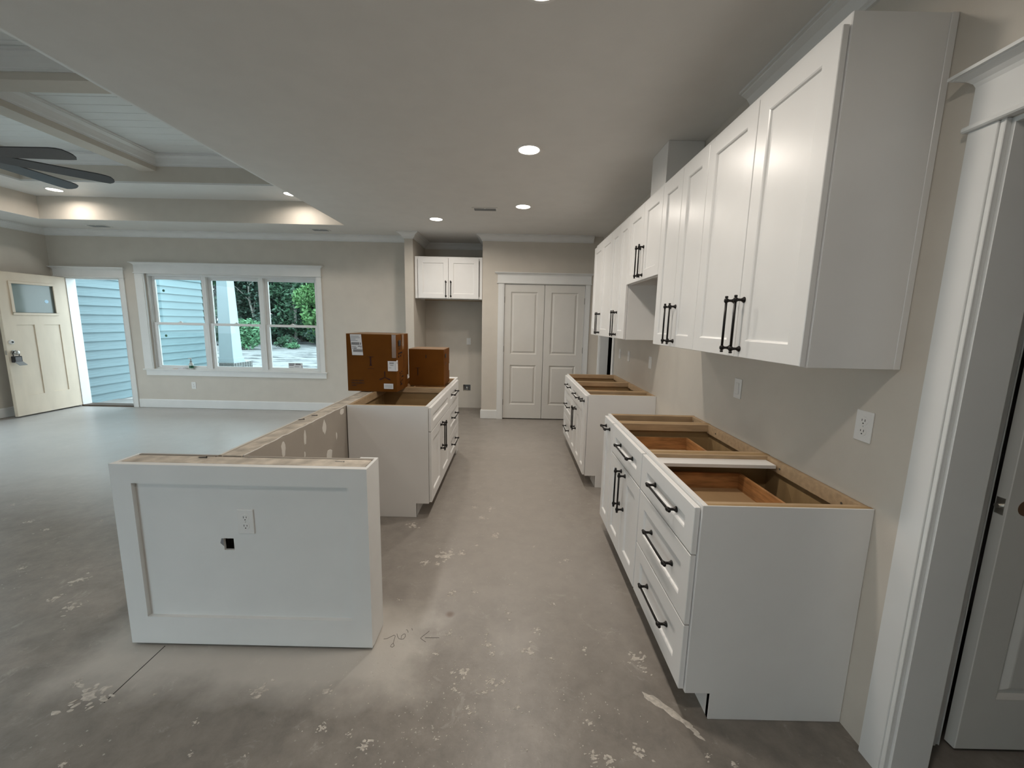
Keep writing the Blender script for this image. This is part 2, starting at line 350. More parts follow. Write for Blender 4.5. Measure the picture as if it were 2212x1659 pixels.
for i in range(800):
    x, y = (rr.gauss(-.12, .3), rr.gauss(1.36, .17)) if i < 520 else (rr.uniform(-.55, .6), rr.uniform(1.15, 3.6))
    if i > 780: x, y = rr.uniform(-3.5, -1.8), rr.uniform(1.2, 3.4)
    blob(mb, x, y, rr.uniform(.0008, .0034), z=rr.uniform(.0006, .001), k=6, el=rr.uniform(1, 1.5), an=rr.uniform(0, 3), rnd=rr)
obj('plaster_splashes', mb, SPLAT, floor, kind='stuff', label='dried white plaster splashes and specks on the slab')
PEN = [[(-0.588, 1.709), (-0.573, 1.711), (-0.559, 1.723), (-0.545, 1.734), (-0.538, 1.729), (-0.537, 1.707), (-0.535, 1.687), (-0.542, 1.673), (-0.542, 1.665), (-0.532, 1.661), (-0.526, 1.67), (-0.535, 1.685)], [(-0.534, 1.743), (-0.525, 1.724), (-0.517, 1.713), (-0.504, 1.709), (-0.494, 1.712), (-0.489, 1.728), (-0.494, 1.742), (-0.502, 1.742), (-0.509, 1.73), (-0.506, 1.713)], [(-0.497, 1.77), (-0.49, 1.768), (-0.482, 1.753)], [(-0.471, 1.78), (-0.466, 1.768)], [(-0.382, 1.765), (-0.396, 1.745), (-0.408, 1.73), (-0.414, 1.719), (-0.401, 1.708), (-0.385, 1.697)], [(-0.393, 1.722), (-0.369, 1.723), (-0.325, 1.724)]]
mb = MB()
for st in PEN: mb.tube([(x, y, .0003) for x, y in st], .0011, 6)
obj('pencil_note', mb, PENCIL, floor, label='pencilled 76 inch mark with an arrow')
mb = MB(); mb.box(-1.5735, -1.5695, 1.36, 1.64, -.0005, .0004); obj('saw_cut_joint', mb, DARK, floor, label='thin dark saw cut line')

# ------------------------------------------------------------------ structure: walls
H = ZC
ENT = (-7.065, -6.197, 0, 2.058); WIN = (-5.805, -3.105, .64, 2.14)
mb = holed(MB(), fmap('+y', YL), XL - .12, -1.63, 0, H, 0, .14, [ENT, WIN])
obj('wall_far', mb, WALL, kind='structure', label='greige living room wall with the front door and triple window')
obj('wall_left', holed(MB(), fmap('-x', XL), YN - .12, YL, 0, H, 0, .12, [(2.3, 4.7, .35, 2.25)]), WALL, kind='structure', label='greige wall behind the open front door')  # unseen window opening added here to let more daylight into the living room
mb = MB().box(-1.63, -1.505, 6.125, YL + .14, 0, H).box(-1.63, -1.505, YL + .14, YA, 0, H)
obj('wall_alcove_left', mb, WALL, kind='structure', label='narrow greige wall end left of the refrigerator alcove')
HOLE = (-.865, -.735, .30, .41)
mb = holed(MB(), fmap('+y', YA), -1.63, -.37, 0, H, 0, .12, [HOLE])
wab = obj('wall_alcove_back', mb, WALL, kind='structure', label='back wall of the refrigerator alcove')
mb = MB(); mb.m = 0
nb(mb, fmap('+y', YA), HOLE[0], HOLE[1], .085, .09, HOLE[2], HOLE[3])
obj('valve_recess', mb, GREYP, wab)
mb = MB().lathe([(.006, 0), (.006, .06)], (-.80, YA + .05, .31)).lathe([(.004, 0), (.012, .002), (.012, .012), (.004, .014)], (-.80, YA + .03, .352), 'y').tube([(-.80, YA + .045, .35), (-.775, YA + .04, .35)], .005)
obj('water_valve', mb, METAL, wab, smooth=True)
mb = holed(MB(), fmap('+y', YF), -.485, 1.42, 0, H, 0, .115, [(-.157, 1.068, 0, 2.076)])
mb.box(-.485, -.37, YF + .115, YA, 0, H)
obj('wall_pantry', mb, WALL, kind='structure', label='greige wall around the double pantry doors')
RO = (.25, 1.157, 0, 2.062); FO = (5.25, 6.05, 0, 2.07)
mb = holed(MB(), fmap('+x', XW), YN - .12, YF, 0, H, 0, .124, [RO, FO])
obj('wall_right', mb, WALL, kind='structure', label='long greige kitchen wall behind the cabinet runs')
mb = holed(MB(), fmap('-y', YN), XL, XW, 0, H, 0, .12, [(-5.9, -2.9, .02, 2.15)])  # unseen opening, added and sized to bring daylight from behind
obj('wall_near', mb, WALL, kind='structure', label='wall behind the viewer with an added patio opening for daylight')
# side hall behind the right doorway and the unlit room behind the far doorway
mb = holed(MB(), fmap('+y', 1.285), 1.42, 3.0, 0, 2.6, 0, .1, [(1.603, 2.43, 0, 2.06)])
obj('wall_hall', mb, WALL, kind='structure', label='hall wall around the white panel door')
mb = MB().box(3.0, 3.1, -.7, 2.1, 0, 2.6).box(1.42, 3.0, -.8, -.7, 0, 2.6).box(1.42, 3.0, 2.0, 2.1, 0, 2.6)
obj('wall_hall_sides', mb, WALL, kind='structure')
obj('ceiling_hall', MB().box(1.42, 3.1, -.8, 2.1, 2.6, 2.7), CEIL, kind='structure')
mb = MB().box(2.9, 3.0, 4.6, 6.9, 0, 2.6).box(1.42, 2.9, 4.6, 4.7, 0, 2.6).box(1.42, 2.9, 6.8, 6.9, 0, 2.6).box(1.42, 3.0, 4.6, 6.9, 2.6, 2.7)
obj('wall_laundry', mb, DARK, kind='structure', label='dark-painted unlit room behind the far doorway')  # near-black wall colour stands in for the darkness of the room
mb = MB().box(-.37, 1.42, 6.9, 7.0, 0, 2.6)
obj('wall_pantry_back', mb, WALL, kind='structure')

# ------------------------------------------------------------------ structure: ceiling and tray
mb = MB(); T = .1
mb.box(TX1, XW + .124, YN - .12, YA + .12, ZC, ZC + T); mb.box(XL - .12, TX0, YN - .12, YL + .14, ZC, ZC + T)
mb.box(TX0, TX1, TY1, YL + .14, ZC, ZC + T); mb.box(TX0, TX1, YN - .12, TY0, ZC, ZC + T)
ceil = obj('ceiling', mb, CEIL, kind='structure', label='flat off-white painted ceiling with recessed lamps')
# tray: first riser, ledge, second riser
mb = MB()
mb.box(TX0 - .012, TX0, TY0 - .012, TY1 + .012, ZC + T, TZ).box(TX1, TX1 + .012, TY0 - .012, TY1 + .012, ZC + T, TZ).box(TX0, TX1, TY1, TY1 + .012, ZC + T, TZ).box(TX0, TX1, TY0 - .012, TY0, ZC + T, TZ)
mb2 = MB(); e = .0015   # painted faces of the slab edge, same greige as the riser
mb.box(TX0 - .001, TX0 + e, TY0, TY1, ZC + .002, ZC + T).box(TX1 - e, TX1 + .001, TY0, TY1, ZC + .002, ZC + T).box(TX0 + e, TX1 - e, TY1 - e, TY1 + .001, ZC + .002, ZC + T).box(TX0 + e, TX1 - e, TY0 - .001, TY0 + e, ZC + .002, ZC + T)
tray = obj('ceiling_tray', mb, WALL, kind='structure', label='greige stepped tray above the living room')
mb = MB().box(TX0, CX0, TY0, TY1, TZ, TZ + .02).box(CX1, TX1, TY0, TY1, TZ, TZ + .02).box(CX0, CX1, CY1, TY1, TZ, TZ + .02).box(CX0, CX1, TY0, CY0, TZ, TZ + .02)
obj('tray_ledge', mb, TRIM, tray)
mb = MB().box(CX0 - .02, CX0, CY0 - .02, CY1 + .02, TZ + .02, CZ + .04).box(CX1, CX1 + .02, CY0 - .02, CY1 + .02, TZ + .02, CZ + .04).box(CX0, CX1, CY1, CY1 + .02, TZ + .02, CZ + .04).box(CX0, CX1, CY0 - .02, CY0, TZ + .02, CZ + .04)
obj('tray_riser', mb, WALL, tray)
nbd = 25; pitch = (CY1 - CY0) / nbd
bme = mesh_of('board', MB().box(CX0, CX1, 0, pitch - .004, CZ, CZ + .015), SHIP)
for i in range(nbd):
    o = inst('board', bme, tray, Matrix.Translation((0, CY0 + i * pitch + .002, 0)))
    b = o.modifiers.new('bevel', 'BEVEL'); b.width = .002; b.segments = 1
obj('board_backing', MB().box(CX0, CX1, CY0, CY1, CZ + .015, CZ + .03), VENTG, tray)
BX, BY = (-4.54, -4.34), (3.285, 3.455)
obj('ceiling_beam', MB().box(BX[0], BX[1], CY0, CY1, 3.21, CZ), WALL, tray)
obj('ceiling_beam', MB().box(CX0, BX[0], BY[0], BY[1], 3.212, CZ).box(BX[1], CX1, BY[0], BY[1], 3.212, CZ), WALL, tray)
for xa, xb in ((CX0, BX[0]), (BX[1], CX1)):
    for ya, yb in ((CY0, BY[0]), (BY[1], CY1)):
        obj('coffer_moulding', sweep(MB(), [(xa, ya), (xb, ya), (xb, yb), (xa, yb)], crown_prof(CZ - .001, .125, .085), True), TRIM, tray)

# ------------------------------------------------------------------ trim: crown, baseboards, casings
obj('trim_1', sweep(MB(), [(1.15, YF), (-.485, YF), (-.485, YA), (-1.505, YA), (-1.505, 6.125), (-1.63, 6.125), (-1.63, YL), (XL, YL), (XL, YN), (XW, YN), (XW, 2.42)], crown_prof(ZC - .0005, .09, .092)), TRIM, kind='structure', label='white crown moulding round the room')
obj('baseboard_far', sweep(MB(), [(-1.63, YL), (-6.10, YL)], BASEP), TRIM, kind='structure', label='white baseboard under the triple window')
obj('baseboard_left', sweep(MB(), [(XL, YL - .02), (XL, YN)], BASEP), TRIM, kind='structure', label='white baseboard behind the open front door')
obj('baseboard_pantry', sweep(MB(), [(-.245, YF), (-.4845, YF), (-.4845, YF + .06)], BASEP), TRIM, kind='structure', label='short white baseboard left of the pantry doors')
def cap_rings(mb, f, a0, a1, z0, h=.045, n0=.018, flare=.042):
    prev = None
    for t, d in ((0, 0), (.25, .10), (.5, .35), (.72, .72), (.74, .82), (.80, .82), (.80, 1.0), (1, 1.0)):
        d *= flare; r = [f(a0 - d, 0, z0 + t * h), f(a1 + d, 0, z0 + t * h), f(a1 + d, n0 + d, z0 + t * h), f(a0 - d, n0 + d, z0 + t * h)]
        if prev:
            for k in range(4): mb.face(prev[k], prev[(k + 1) % 4], r[(k + 1) % 4], r[k])
        else: mb.face(*r)
        prev = r
    mb.face(*prev)
def header(root, f, a0, a1, z0, frieze=.108, tight=None):
    l0, l1 = a0, a1
    obj('head_bead', nb(MB(), f, l0 - .012, l1 + (.012 if tight is None else tight), 0, .03, z0, z0 + .016), TRIM, root, bevel=.004)
    obj('head_casing', nb(MB(), f, l0, l1, 0, .018, z0 + .016, z0 + .016 + frieze), TRIM, root)
    m = MB(); cap_rings(m, f, l0, l1, z0 + .016 + frieze); obj('head_cap', m, TRIM, root)
def casing(root, f, a0, a1, z0, z1, inner_hi):
    """flat casing with a small bead on the edge next to the opening"""
    m = MB(); b = .016
    if inner_hi: nb(m, f, a0, a1 - b, 0, .018, z0, z1); nb(m, f, a1 - b, a1 - .004, 0, .013, z0, z1); nb(m, f, a1 - .004, a1, 0, .016, z0, z1)
    else: nb(m, f, a0 + b, a1, 0, .018, z0, z1); nb(m, f, a0 + .004, a0 + b, 0, .013, z0, z1); nb(m, f, a0, a0 + .004, 0, .016, z0, z1)
    obj('casing', m, TRIM, root, bevel=.0015)
def jambs(root, f, o, d0, d1, t=.016, sill=False):
    m = MB(); nb(m, f, o[0], o[0] + t, -d1, d0, o[2], o[3]); obj('jamb', m, TRIM, root)
    m = MB(); nb(m, f, o[1] - t, o[1], -d1, d0, o[2], o[3]); obj('jamb', m, TRIM, root)
    m = MB(); nb(m, f, o[0] + t, o[1] - t, -d1, d0, o[3] - t, o[3]); obj('head_jamb', m, TRIM, root)
# front door surround
f = fmap('-y', YL)
r = thing('trim_2', 'white casing and header round the front door', None, (-6.63, YL, 0), kind='structure')
casing(r, f, ENT[1] - .005, -6.115, 0, 2.058, False); casing(r, f, -7.14, ENT[0] + .005, 0, 2.058, True)
header(r, f, -7.215, -6.115, 2.058, .1, None); jambs(r, f, ENT, 0, .14, .02)
obj('threshold', MB().box(ENT[0], ENT[1], YL - .01, YL + .16, .002, .022), M('bronze_threshold', (.10, .07, .05), .5), r)
# window surround
r = thing('trim_3', 'white casing, stool and apron round the triple window', None, (-4.455, YL, .54), kind='structure')
casing(r, f, WIN[1] - .005, -3.024, .64, 2.138, False); casing(r, f, -5.945, WIN[0] + .005, .64, 2.138, True)
header(r, f, -5.945, -3.024, 2.138, .108)
obj('window_stool', MB().box(-5.965, -2.99, YL - .035, YL, .622, .642).box(WIN[0], WIN[1], YL, YL + .07, .622, .6415), TRIM, r, bevel=.004)
obj('window_apron', MB().box(-5.925, -3.01, YL - .018, YL, .538, .622), TRIM, r, bevel=.002)
# pantry surround
f = fmap('-y', YF)
r = thing('trim_4', 'white casing and header round the double pantry doors', None, (.45, YF, 0), kind='structure')
casing(r, f, -.245, -.152, 0, 2.078, True); casing(r, f, 1.063, 1.14, 0, 2.078, False); header(r, f, -.255, 1.145, 2.078, .1)
jambs(r, f, (-.157, 1.068, 0, 2.076), 0, .115, .004)
# right doorway surround (near) and far doorway
f = fmap('-x', XW)
r = thing('trim_5', 'white casing and header of the near doorway beside the cabinets', None, (XW, 1.2, 0), kind='structure')
casing(r, f, RO[1] - .003, 1.245, 0, 2.064, False); casing(r, f, .16, RO[0] + .003, 0, 2.064, True); header(r, f, .16, 1.245, 2.064, .1)
jambs(r, f, RO, 0, .124, .012)
r = thing('trim_6', 'white casing of the dark far doorway beyond the cabinets', None, (XW, 5.65, 0), kind='structure')
casing(r, f, 5.16, FO[0] + .003, 0, 2.07, True); casing(r, f, FO[1] - .003, 6.13, 0, 2.07, False); header(r, f, 5.17, 6.11, 2.07, .1); jambs(r, f, FO, 0, .124, .012)
f = fmap('-y', 1.285)
r = thing('trim_7', 'white casing of the hall door seen through the near doorway', None, (1.56, 1.285, 0), kind='structure')
casing(r, f, 1.512, 1.598, 0, 2.06, True); casing(r, f, 2.43, 2.515, 0, 2.06, False); header(r, f, 1.52, 2.52, 2.06, .1)

# ------------------------------------------------------------------ doors
def hinges(root, f, a, zs, n=.006, mat=HINGE):
    for z in zs: obj('hinge', nb(MB(), f, a - .006, a + .006, 0, n, z - .045, z + .045), mat, root, bevel=.002)
MOULD = ((0, 0), (.004, -.006), (.012, -.015), (.022, -.016), (.042, -.004), (.046, -.003))
# pantry pair
f = fmap('-y', YF + .004)
for k, (a0, a1) in enumerate(((-.149, .4525), (.4585, 1.060))):
    d = thing('door_2' if k == 0 else 'door_3', ('left' if k == 0 else 'right') + ' leaf of the white two panel pantry doors', None, ((a0 + a1) / 2, YF + .02, .014), kind='structure')
    c = (a0 + a1) / 2
    obj('door_leaf', slab(MB(), f, a0, a1, .014, 2.07, -.035, 0, [(c - .201, c + .201, 1.024, 1.958), (c - .201, c + .201, .236, .855)], MOULD), DOORP, d)
    hinges(d, f, a0 - .001 if k == 0 else a1 + .001, (.27, 1.10, 1.84))
# hall door, slightly ajar, bored for a knob that is not fitted yet
f = fmap('-y', 1.285)
d = thing('door_4', 'white panel hall door with empty knob hole in the near doorway', None, (2.02, 1.27, .012), kind='structure')
obj('door_leaf', slab(MB(), f, 1.628, 2.42, .012, 2.045, .002, .037, [(1.735, 2.31, 1.0, 1.93), (1.735, 2.31, .22, .83)], MOULD), DOORP, d)
obj('knob_hole', MB().lathe([(.027, 0), (.027, .0012)], (1.690, 1.2472, .938), 'y', 24), M('bored_wood', (.14, .075, .04), .8), d)
obj('latch_plate', MB().box(1.6262, 1.628, 1.255, 1.279, .91, .966), METAL, d)
obj('latch_bolt', MB().lathe([(.008, 0), (.008, .012), (.005, .014)], (1.614, 1.267, .938), 'x', 12), METAL, d)
obj('door_stop', MB().box(1.42, 1.43, .25, 1.157, 0, .004), TRIM, d) if False else None
# front door, swung in against the left wall
DX = -7.055
f = fmap('+x', DX)
d = thing('door_1', 'tan craftsman front door standing open with a small glass light', None, (DX - .02, 6.02, .02), kind='structure')
dw = (5.585, 6.452)
obj('door_leaf', slab(MB(), f, dw[0], dw[1], .02, 2.052, -.044, 0, [(5.74, 5.955, .303, 1.323), (6.078, 6.29, .303, 1.323)], ((0, 0), (.001, -.010), (.002, -.010)), openw=[(5.73, 6.275, 1.475, 1.915)]), ENTRY, d)
m = MB(); g = (5.73, 6.275, 1.475, 1.915)
for a0, a1, z0, z1 in ((5.712, 6.293, 1.898, 1.933), (5.712, 6.293, 1.457, 1.492), (5.712, 5.747, 1.492, 1.898), (6.258, 6.293, 1.492, 1.898)): nb(m, f, a0, a1, 0, .012, z0, z1)
obj('glazing_bead', m, ENTRY, d, bevel=.004)
gl = obj('glass_light', nb(MB(), f, 5.732, 6.273, -.026, -.018, 1.477, 1.913), DGLASS, d)
obj('round_sticker', MB().lathe([(.026, 0), (.026, .001)], (DX - .0175, 6.17, 1.666), 'x', 20), BLUES, gl)
obj('deadbolt', MB().lathe([(.033, 0), (.031, .006), (.022, .012), (.022, .02)], (DX, 5.645, 1.082), 'x', 24), PLASTIC, d, smooth=True)
obj('keyway', MB().lathe([(.014, 0), (.013, .003)], (DX + .02, 5.645, 1.082), 'x', 16), INKB, d, smooth=True)
obj('door_knob', MB().lathe([(.034, 0), (.033, .006), (.013, .010), (.012, .03), (.027, .038), (.030, .052), (.024, .064), (.008, .068)], (DX, 5.65, .936), 'x', 24), METAL, d, smooth=True)
obj('edge_latch', MB().box(DX - .036, DX - .012, dw[0] - .0015, dw[0], .905, .965), METAL, d)
hinges(d, fmap('+x', DX - .0), 6.455, (.25, 1.03, 1.82), .003, METAL)
# lockbox hanging from the knob
lb = thing('key_lockbox', 'black and grey contractor key lockbox hanging on the front door knob', 'lockbox', (DX + .035, 5.635, .775))
x0 = DX + .012
obj('shackle', MB().tube([(x0 + .022, 5.617, .875), (x0 + .022, 5.614, .925), (x0 + .022, 5.628, .955), (x0 + .022, 5.65, .963), (x0 + .022, 5.672, .955), (x0 + .022, 5.686, .925), (x0 + .022, 5.683, .875)], .005, 8), INKB, lb, smooth=True)
obj('lockbox_body', MB().box(x0, x0 + .045, 5.60, 5.70, .795, .885), INKB, lb, bevel=.008, seg=2)
obj('keypad', MB().box(x0 + .045, x0 + .049, 5.613, 5.687, .808, .872), GREYP, lb, bevel=.002)
obj('open_flap', MB().prism([(x0 + .045, 5.602, .80), (x0 + .045, 5.698, .80), (x0 + .105, 5.698, .755), (x0 + .105, 5.602, .755)], [(x0 + .045, 5.602, .808), (x0 + .045, 5.698, .808), (x0 + .108, 5.698, .763), (x0 + .108, 5.602, .763)]), VENTG, lb, bevel=.002)

# ------------------------------------------------------------------ windows
for i in range(3):
    a0 = WIN[0] + .9 * i; a1 = a0 + .9; z0, z1 = WIN[2], WIN[3]; fr = .03
    w = thing('window_%d' % (i + 1), ('left', 'middle', 'right')[i] + ' unit of the white triple double-hung window', None, ((a0 + a1) / 2, YL + .08, z0), kind='structure')
    ya, yb = YL + .03, YL + .125
    m = MB().box(a0, a0 + fr, ya, yb, z0, z1).box(a1 - fr, a1, ya, yb, z0, z1).box(a0 + fr, a1 - fr, ya, yb, z1 - .035, z1).box(a0 + fr, a1 - fr, ya, yb, z0, z0 + .02)
    obj('window_frame', m, TRIM, w, bevel=.002)
    def sash(nm, y0, zb, zt, lo, hi, side):
        m = MB().box(a0 + fr, a0 + fr + side, y0, y0 + .032, zb, zt).box(a1 - fr - side, a1 - fr, y0, y0 + .032, zb, zt)
        m.box(a0 + fr + side, a1 - fr - side, y0, y0 + .032, zb, zb + lo).box(a0 + fr + side, a1 - fr - side, y0, y0 + .032, zt - hi, zt)
        s = obj(nm, m, TRIM, w, bevel=.003)
        obj('pane', MB().box(a0 + fr + side - .004, a1 - fr - side + .004, y0 + .014, y0 + .018, zb + lo - .004, zt - hi + .004), GLASS, s)
        return s
    up = sash('upper_sash', YL + .086, 1.35, z1 - .035, .035, .045, .048)
    lo = sash('lower_sash', YL + .05, z0 + .02, 1.385, .035, .036, .052)
    xc = (a0 + a1) / 2
    obj('sash_lock', MB().box(xc - .03, xc + .03, YL + .052, YL + .08, 1.385, 1.395).box(xc - .012, xc + .02, YL + .056, YL + .075, 1.395, 1.408), TRIM, w, bevel=.003)
    if i == 0:
        for x, z, s, y in ((-5.607, 1.888, up, YL + .098), (-5.612, 1.174, lo, YL + .062)):
            obj('glass_dot', MB().lathe([(.02, 0), (.02, .0015)], (x, y, z), 'y', 14), GREEN, s)
    if i == 2:
        st = MB().box(-3.66, -3.43, YL + .0622, YL + .0632, .694, .774)
        sk = obj('window_sticker', st, LABEL, w)
        m = MB()
        for x0_, x1_, z0_, z1_ in ((-3.652, -3.56, .748, .766), (-3.652, -3.575, .728, .742), (-3.545, -3.46, .742, .768), (-3.652, -3.58, .698, .702), (-3.56, -3.48, .718, .722), (-3.56, -3.49, .708, .712), (-3.445, -3.437, .70, .735)):
            m.box(x0_, x1_, YL + .0616, YL + .0622, z0_, z1_)
        obj('sticker_print', m, GREYP, w)

# ------------------------------------------------------------------ cabinet hardware (one mesh per length)
def handle_mesh(c):
    m = MB(); out = .036
    for s in (-1, 1):
        z = s * c / 2
        m.lathe([(.0125, 0), (.0125, .003), (.0085, .007), (.0058, .014), (.0058, .024), (.0075, .029)], (0, 0, z), 'x', 14)
        m.lathe([(.004, -.011), (.0085, -.007), (.0098, 0), (.0085, .007), (.004, .011)], (out, 0, z), 'z', 14)
        m.lathe([(.0066, 0), (.0066, .006), (.0052, .008)] if s > 0 else [(.0052, -.008), (.0066, -.006), (.0066, 0)], (out, 0, z + s * .0115), 'z', 12)
    m.lathe([(.0052, -c / 2), (.0052, c / 2)], (out, 0, 0), 'z', 12)
    return mesh_of('handle_bar', m, BLACK, smooth=True)
HM = {}
def handle(parent, face, p, c, horiz=False):
    if c not in HM: HM[c] = handle_mesh(c)
    rz = {'+x': 0, '-x': math.pi, '-y': -math.pi / 2}[face]
    mt = Matrix.Translation(p) @ Matrix.Rotation(rz, 4, 'Z')
    if horiz: mt = mt @ Matrix.Rotation(math.pi / 2, 4, 'X')
    return inst('handle', HM[c], parent, mt)

# ------------------------------------------------------------------ base cabinets
BT, TK = .876, .114
ST = .072
def leaf(parent, nm, f, face, a0, a1, z0, z1, st=ST, stz=None):
    stz = stz or st
    return obj(nm, slab(MB(), f, a0, a1, z0, z1, .003, .0225, [(a0 + st, a1 - st, z0 + stz, z1 - stz)], ((0, 0), (.005, -.003), (.008, -.010), (.009, -.010))), CAB, parent)
def side_poly(m, f, a0, a1, dep, toe=.0975, t0=.0195):
    pr = [(t0, TK), (toe, TK), (toe, .001), (dep, .001), (dep, BT), (t0, BT)]
    m.prism([f(a0, -n, z) for n, z in pr], [f(a1, -n, z) for n, z in pr])
def base_cab(label, face, front, dep, a0, a1, kind, end=None, group=None, dbox=True, white_stretch=None):
    """face frame front plane at `front`; a0..a1 along the run"""
    f = fmap(face, front); base = f((a0 + a1) / 2, -dep / 2, 0)
    t = thing('base_cabinet', label, 'cabinet', base, group)
    g = .0006
    for k, (s0, s1) in enumerate(((a0 + g, a0 + .016), (a1 - .016, a1 - g))):
        m = MB(); side_poly(m, f, s0, s1, dep); obj('side_panel', m, TAN, t)
    if end is not None:   # white skin on the exposed end
        s0, s1 = (a0 - .0045, a0 + g) if end < 0 else (a1 - g, a1 + .0045)
        m = MB(); side_poly(m, f, s0, s1, dep, t0=.0); obj('end_panel', m, CAB, t, bevel=.001)
    m = MB(); nb(m, f, a0 + .016, a1 - .016, -dep + .012, -.0195, TK + .001, TK + .017); obj('cabinet_floor', m, TAN, t)
    m = MB(); nb(m, f, a0 + .016, a1 - .016, -dep, -dep + .006, TK, BT - .002); obj('back_panel', m, TAN, t)
    m = MB(); nb(m, f, a0 + .016, a1 - .016, -dep + .006, -dep + .024, BT - .055, BT - .001); rail = obj('back_rail', m, TANL, t)
    for q in (.18, .78):
        aa = a0 + (a1 - a0) * q; p = f(aa, -dep + .024, BT - .03)
        obj('rail_screw', MB().lathe([(.005, -.001), (.005, .001)], p, 'x' if 'x' in face else 'y', 10), HINGE, rail)
    m = MB(); nb(m, f, a0 + g, a1 - g, -.109, -.0975, .001, TK); obj('toe_kick', m, CAB, t)
    m = MB(); fw = .038
    nb(m, f, a0 + g, a0 + fw, -.0195, 0, TK, BT); nb(m, f, a1 - fw, a1 - g, -.0195, 0, TK, BT)
    nb(m, f, a0 + fw, a1 - fw, -.0195, 0, BT - .04, BT); nb(m, f, a0 + fw, a1 - fw, -.0195, 0, TK, TK + .03)
    rails = {'drawers': (.395, .68), 'door2': (.68,), 'sink': (.68,), 'pull': ()}[kind]
    for z in rails: nb(m, f, a0 + fw, a1 - fw, -.0195, 0, z - .016, z + .016)
    obj('face_frame', m, CAB, t)
    # cross pieces at the top of the sides
    for s0, s1 in ((a0 + .016, a0 + .034), (a1 - .034, a1 - .016)):
        m = MB(); nb(m, f, s0, s1, -dep + .024, -.0195, BT - .045, BT - .001); obj('top_cleat', m, TANL, t)
    if white_stretch:
        m = MB(); s0, s1 = white_stretch; nb(m, f, s0, s1, -dep + .03, -.0195, BT - .035, BT - .019); obj('stretcher', m, CAB, t)
    G = .007; ft = BT - .013; fb = TK + .008
    def drawer(z0, z1, c, box=True):
        dr = leaf(t, 'drawer', f, face, a0 + G, a1 - G, z0, z1, min(ST, (a1 - a0) * .2), min(ST, (z1 - z0) * .36))
        p = f((a0 + a1) / 2, .0205 if z1 - z0 > .2 else .0105 + .01, (z0 + z1) / 2)
        pz = f((a0 + a1) / 2, .0125, (z0 + z1) / 2)
        handle(dr, face, pz, c, True)
        if box:
            m = MB(); b0, b1 = a0 + .045, a1 - .05; n1, n0 = -.022, -.45; zz0, zz1 = z0 + .02, min(z1 - .07, z0 + .15)
            nb(m, f, b0, b0 + .013, n0, n1, zz0, zz1); nb(m, f, b1 - .013, b1, n0, n1, zz0, zz1); nb(m, f, b0 + .013, b1 - .013, n0, n0 + .013, zz0, zz1); nb(m, f, b0 + .013, b1 - .013, n1 - .013, n1, zz0, zz1)
            m.m = 1; nb(m, f, b0 + .013, b1 - .013, n0 + .013, n1 - .013, zz0 + .008, zz0 + .014)
            obj('drawer_box', m, [ORANGE, DBOT], dr)
    def doors(z0, z1):
        mid = (a0 + a1) / 2
        for k, (d0, d1) in enumerate(((a0 + G, mid - .002), (mid + .002, a1 - G))):
            dd = leaf(t, 'door', f, face, d0, d1, z0, z1)
            handle(dd, face, f(mid + (-.04 if k == 0 else .04), .0225, z1 - .14), .205)
    if kind == 'drawers':
        drawer(.682, ft, .245 if a1 - a0 > .5 else .21); drawer(.397, .676, .245 if a1 - a0 > .5 else .21, False); drawer(fb, .391, .245 if a1 - a0 > .5 else .21, False)
    elif kind == 'door2':
        drawer(.682, ft, .245); doors(fb, .676)
    elif kind == 'sink':
        leaf(t, 'false_front', f, face, a0 + G, a1 - G, .682, ft, ST, .06); doors(fb, .676)
    else:
        dd = leaf(t, 'pull_out_front', f, face, a0 + G, a1 - G, fb, ft, .05, ST); handle(dd, face, f((a0 + a1) / 2, .0225, .806), .10, True)
    return t
XF = .6855; DEP = XW - XF - .0015
AY = (1.353, 1.957, 2.570, 2.806)
GA, GB = 'right-hand base cabinets nearest the viewer', 'right-hand base cabinets beyond the range gap'
base_cab('white three-drawer base cabinet nearest the viewer, its top drawer box showing', '-x', XF, DEP, AY[0], AY[1], 'drawers', end=-1, group=GA, white_stretch=(AY[1] - .115, AY[1] - .034))
base_cab('white base cabinet with one drawer over two doors beside the nearest three-drawer unit', '-x', XF, DEP, AY[1], AY[2], 'door2', group=GA)
base_cab('narrow white pull-out base cabinet at the near edge of the range gap', '-x', XF, DEP, AY[2], AY[3], 'pull', group=GA)
BYs = (3.566, 3.792, 4.402, 5.05)
base_cab('narrow white pull-out base cabinet at the far edge of the range gap', '-x', XF, DEP, BYs[0], BYs[1], 'pull', end=-1, group=GB)
base_cab('white drawer and two door base cabinet beyond the range gap', '-x', XF, DEP, BYs[1], BYs[2], 'door2', group=GB)
base_cab('white three-drawer base cabinet closest to the pantry doors', '-x', XF, DEP, BYs[2], BYs[3], 'drawers', group=GB)
XS = -.6232; SD = .600
SY = (2.918, 3.775, 4.42)
base_cab('white sink base cabinet with false front under the large cardboard box', '+x', XS, SD, SY[0], SY[1], 'sink', end=-1, group='peninsula base cabinets')
base_cab('white three-drawer peninsula cabinet under the small cardboard box', '+x', XS, SD, SY[1], SY[2], 'drawers', group='peninsula base cabinets', dbox=False)

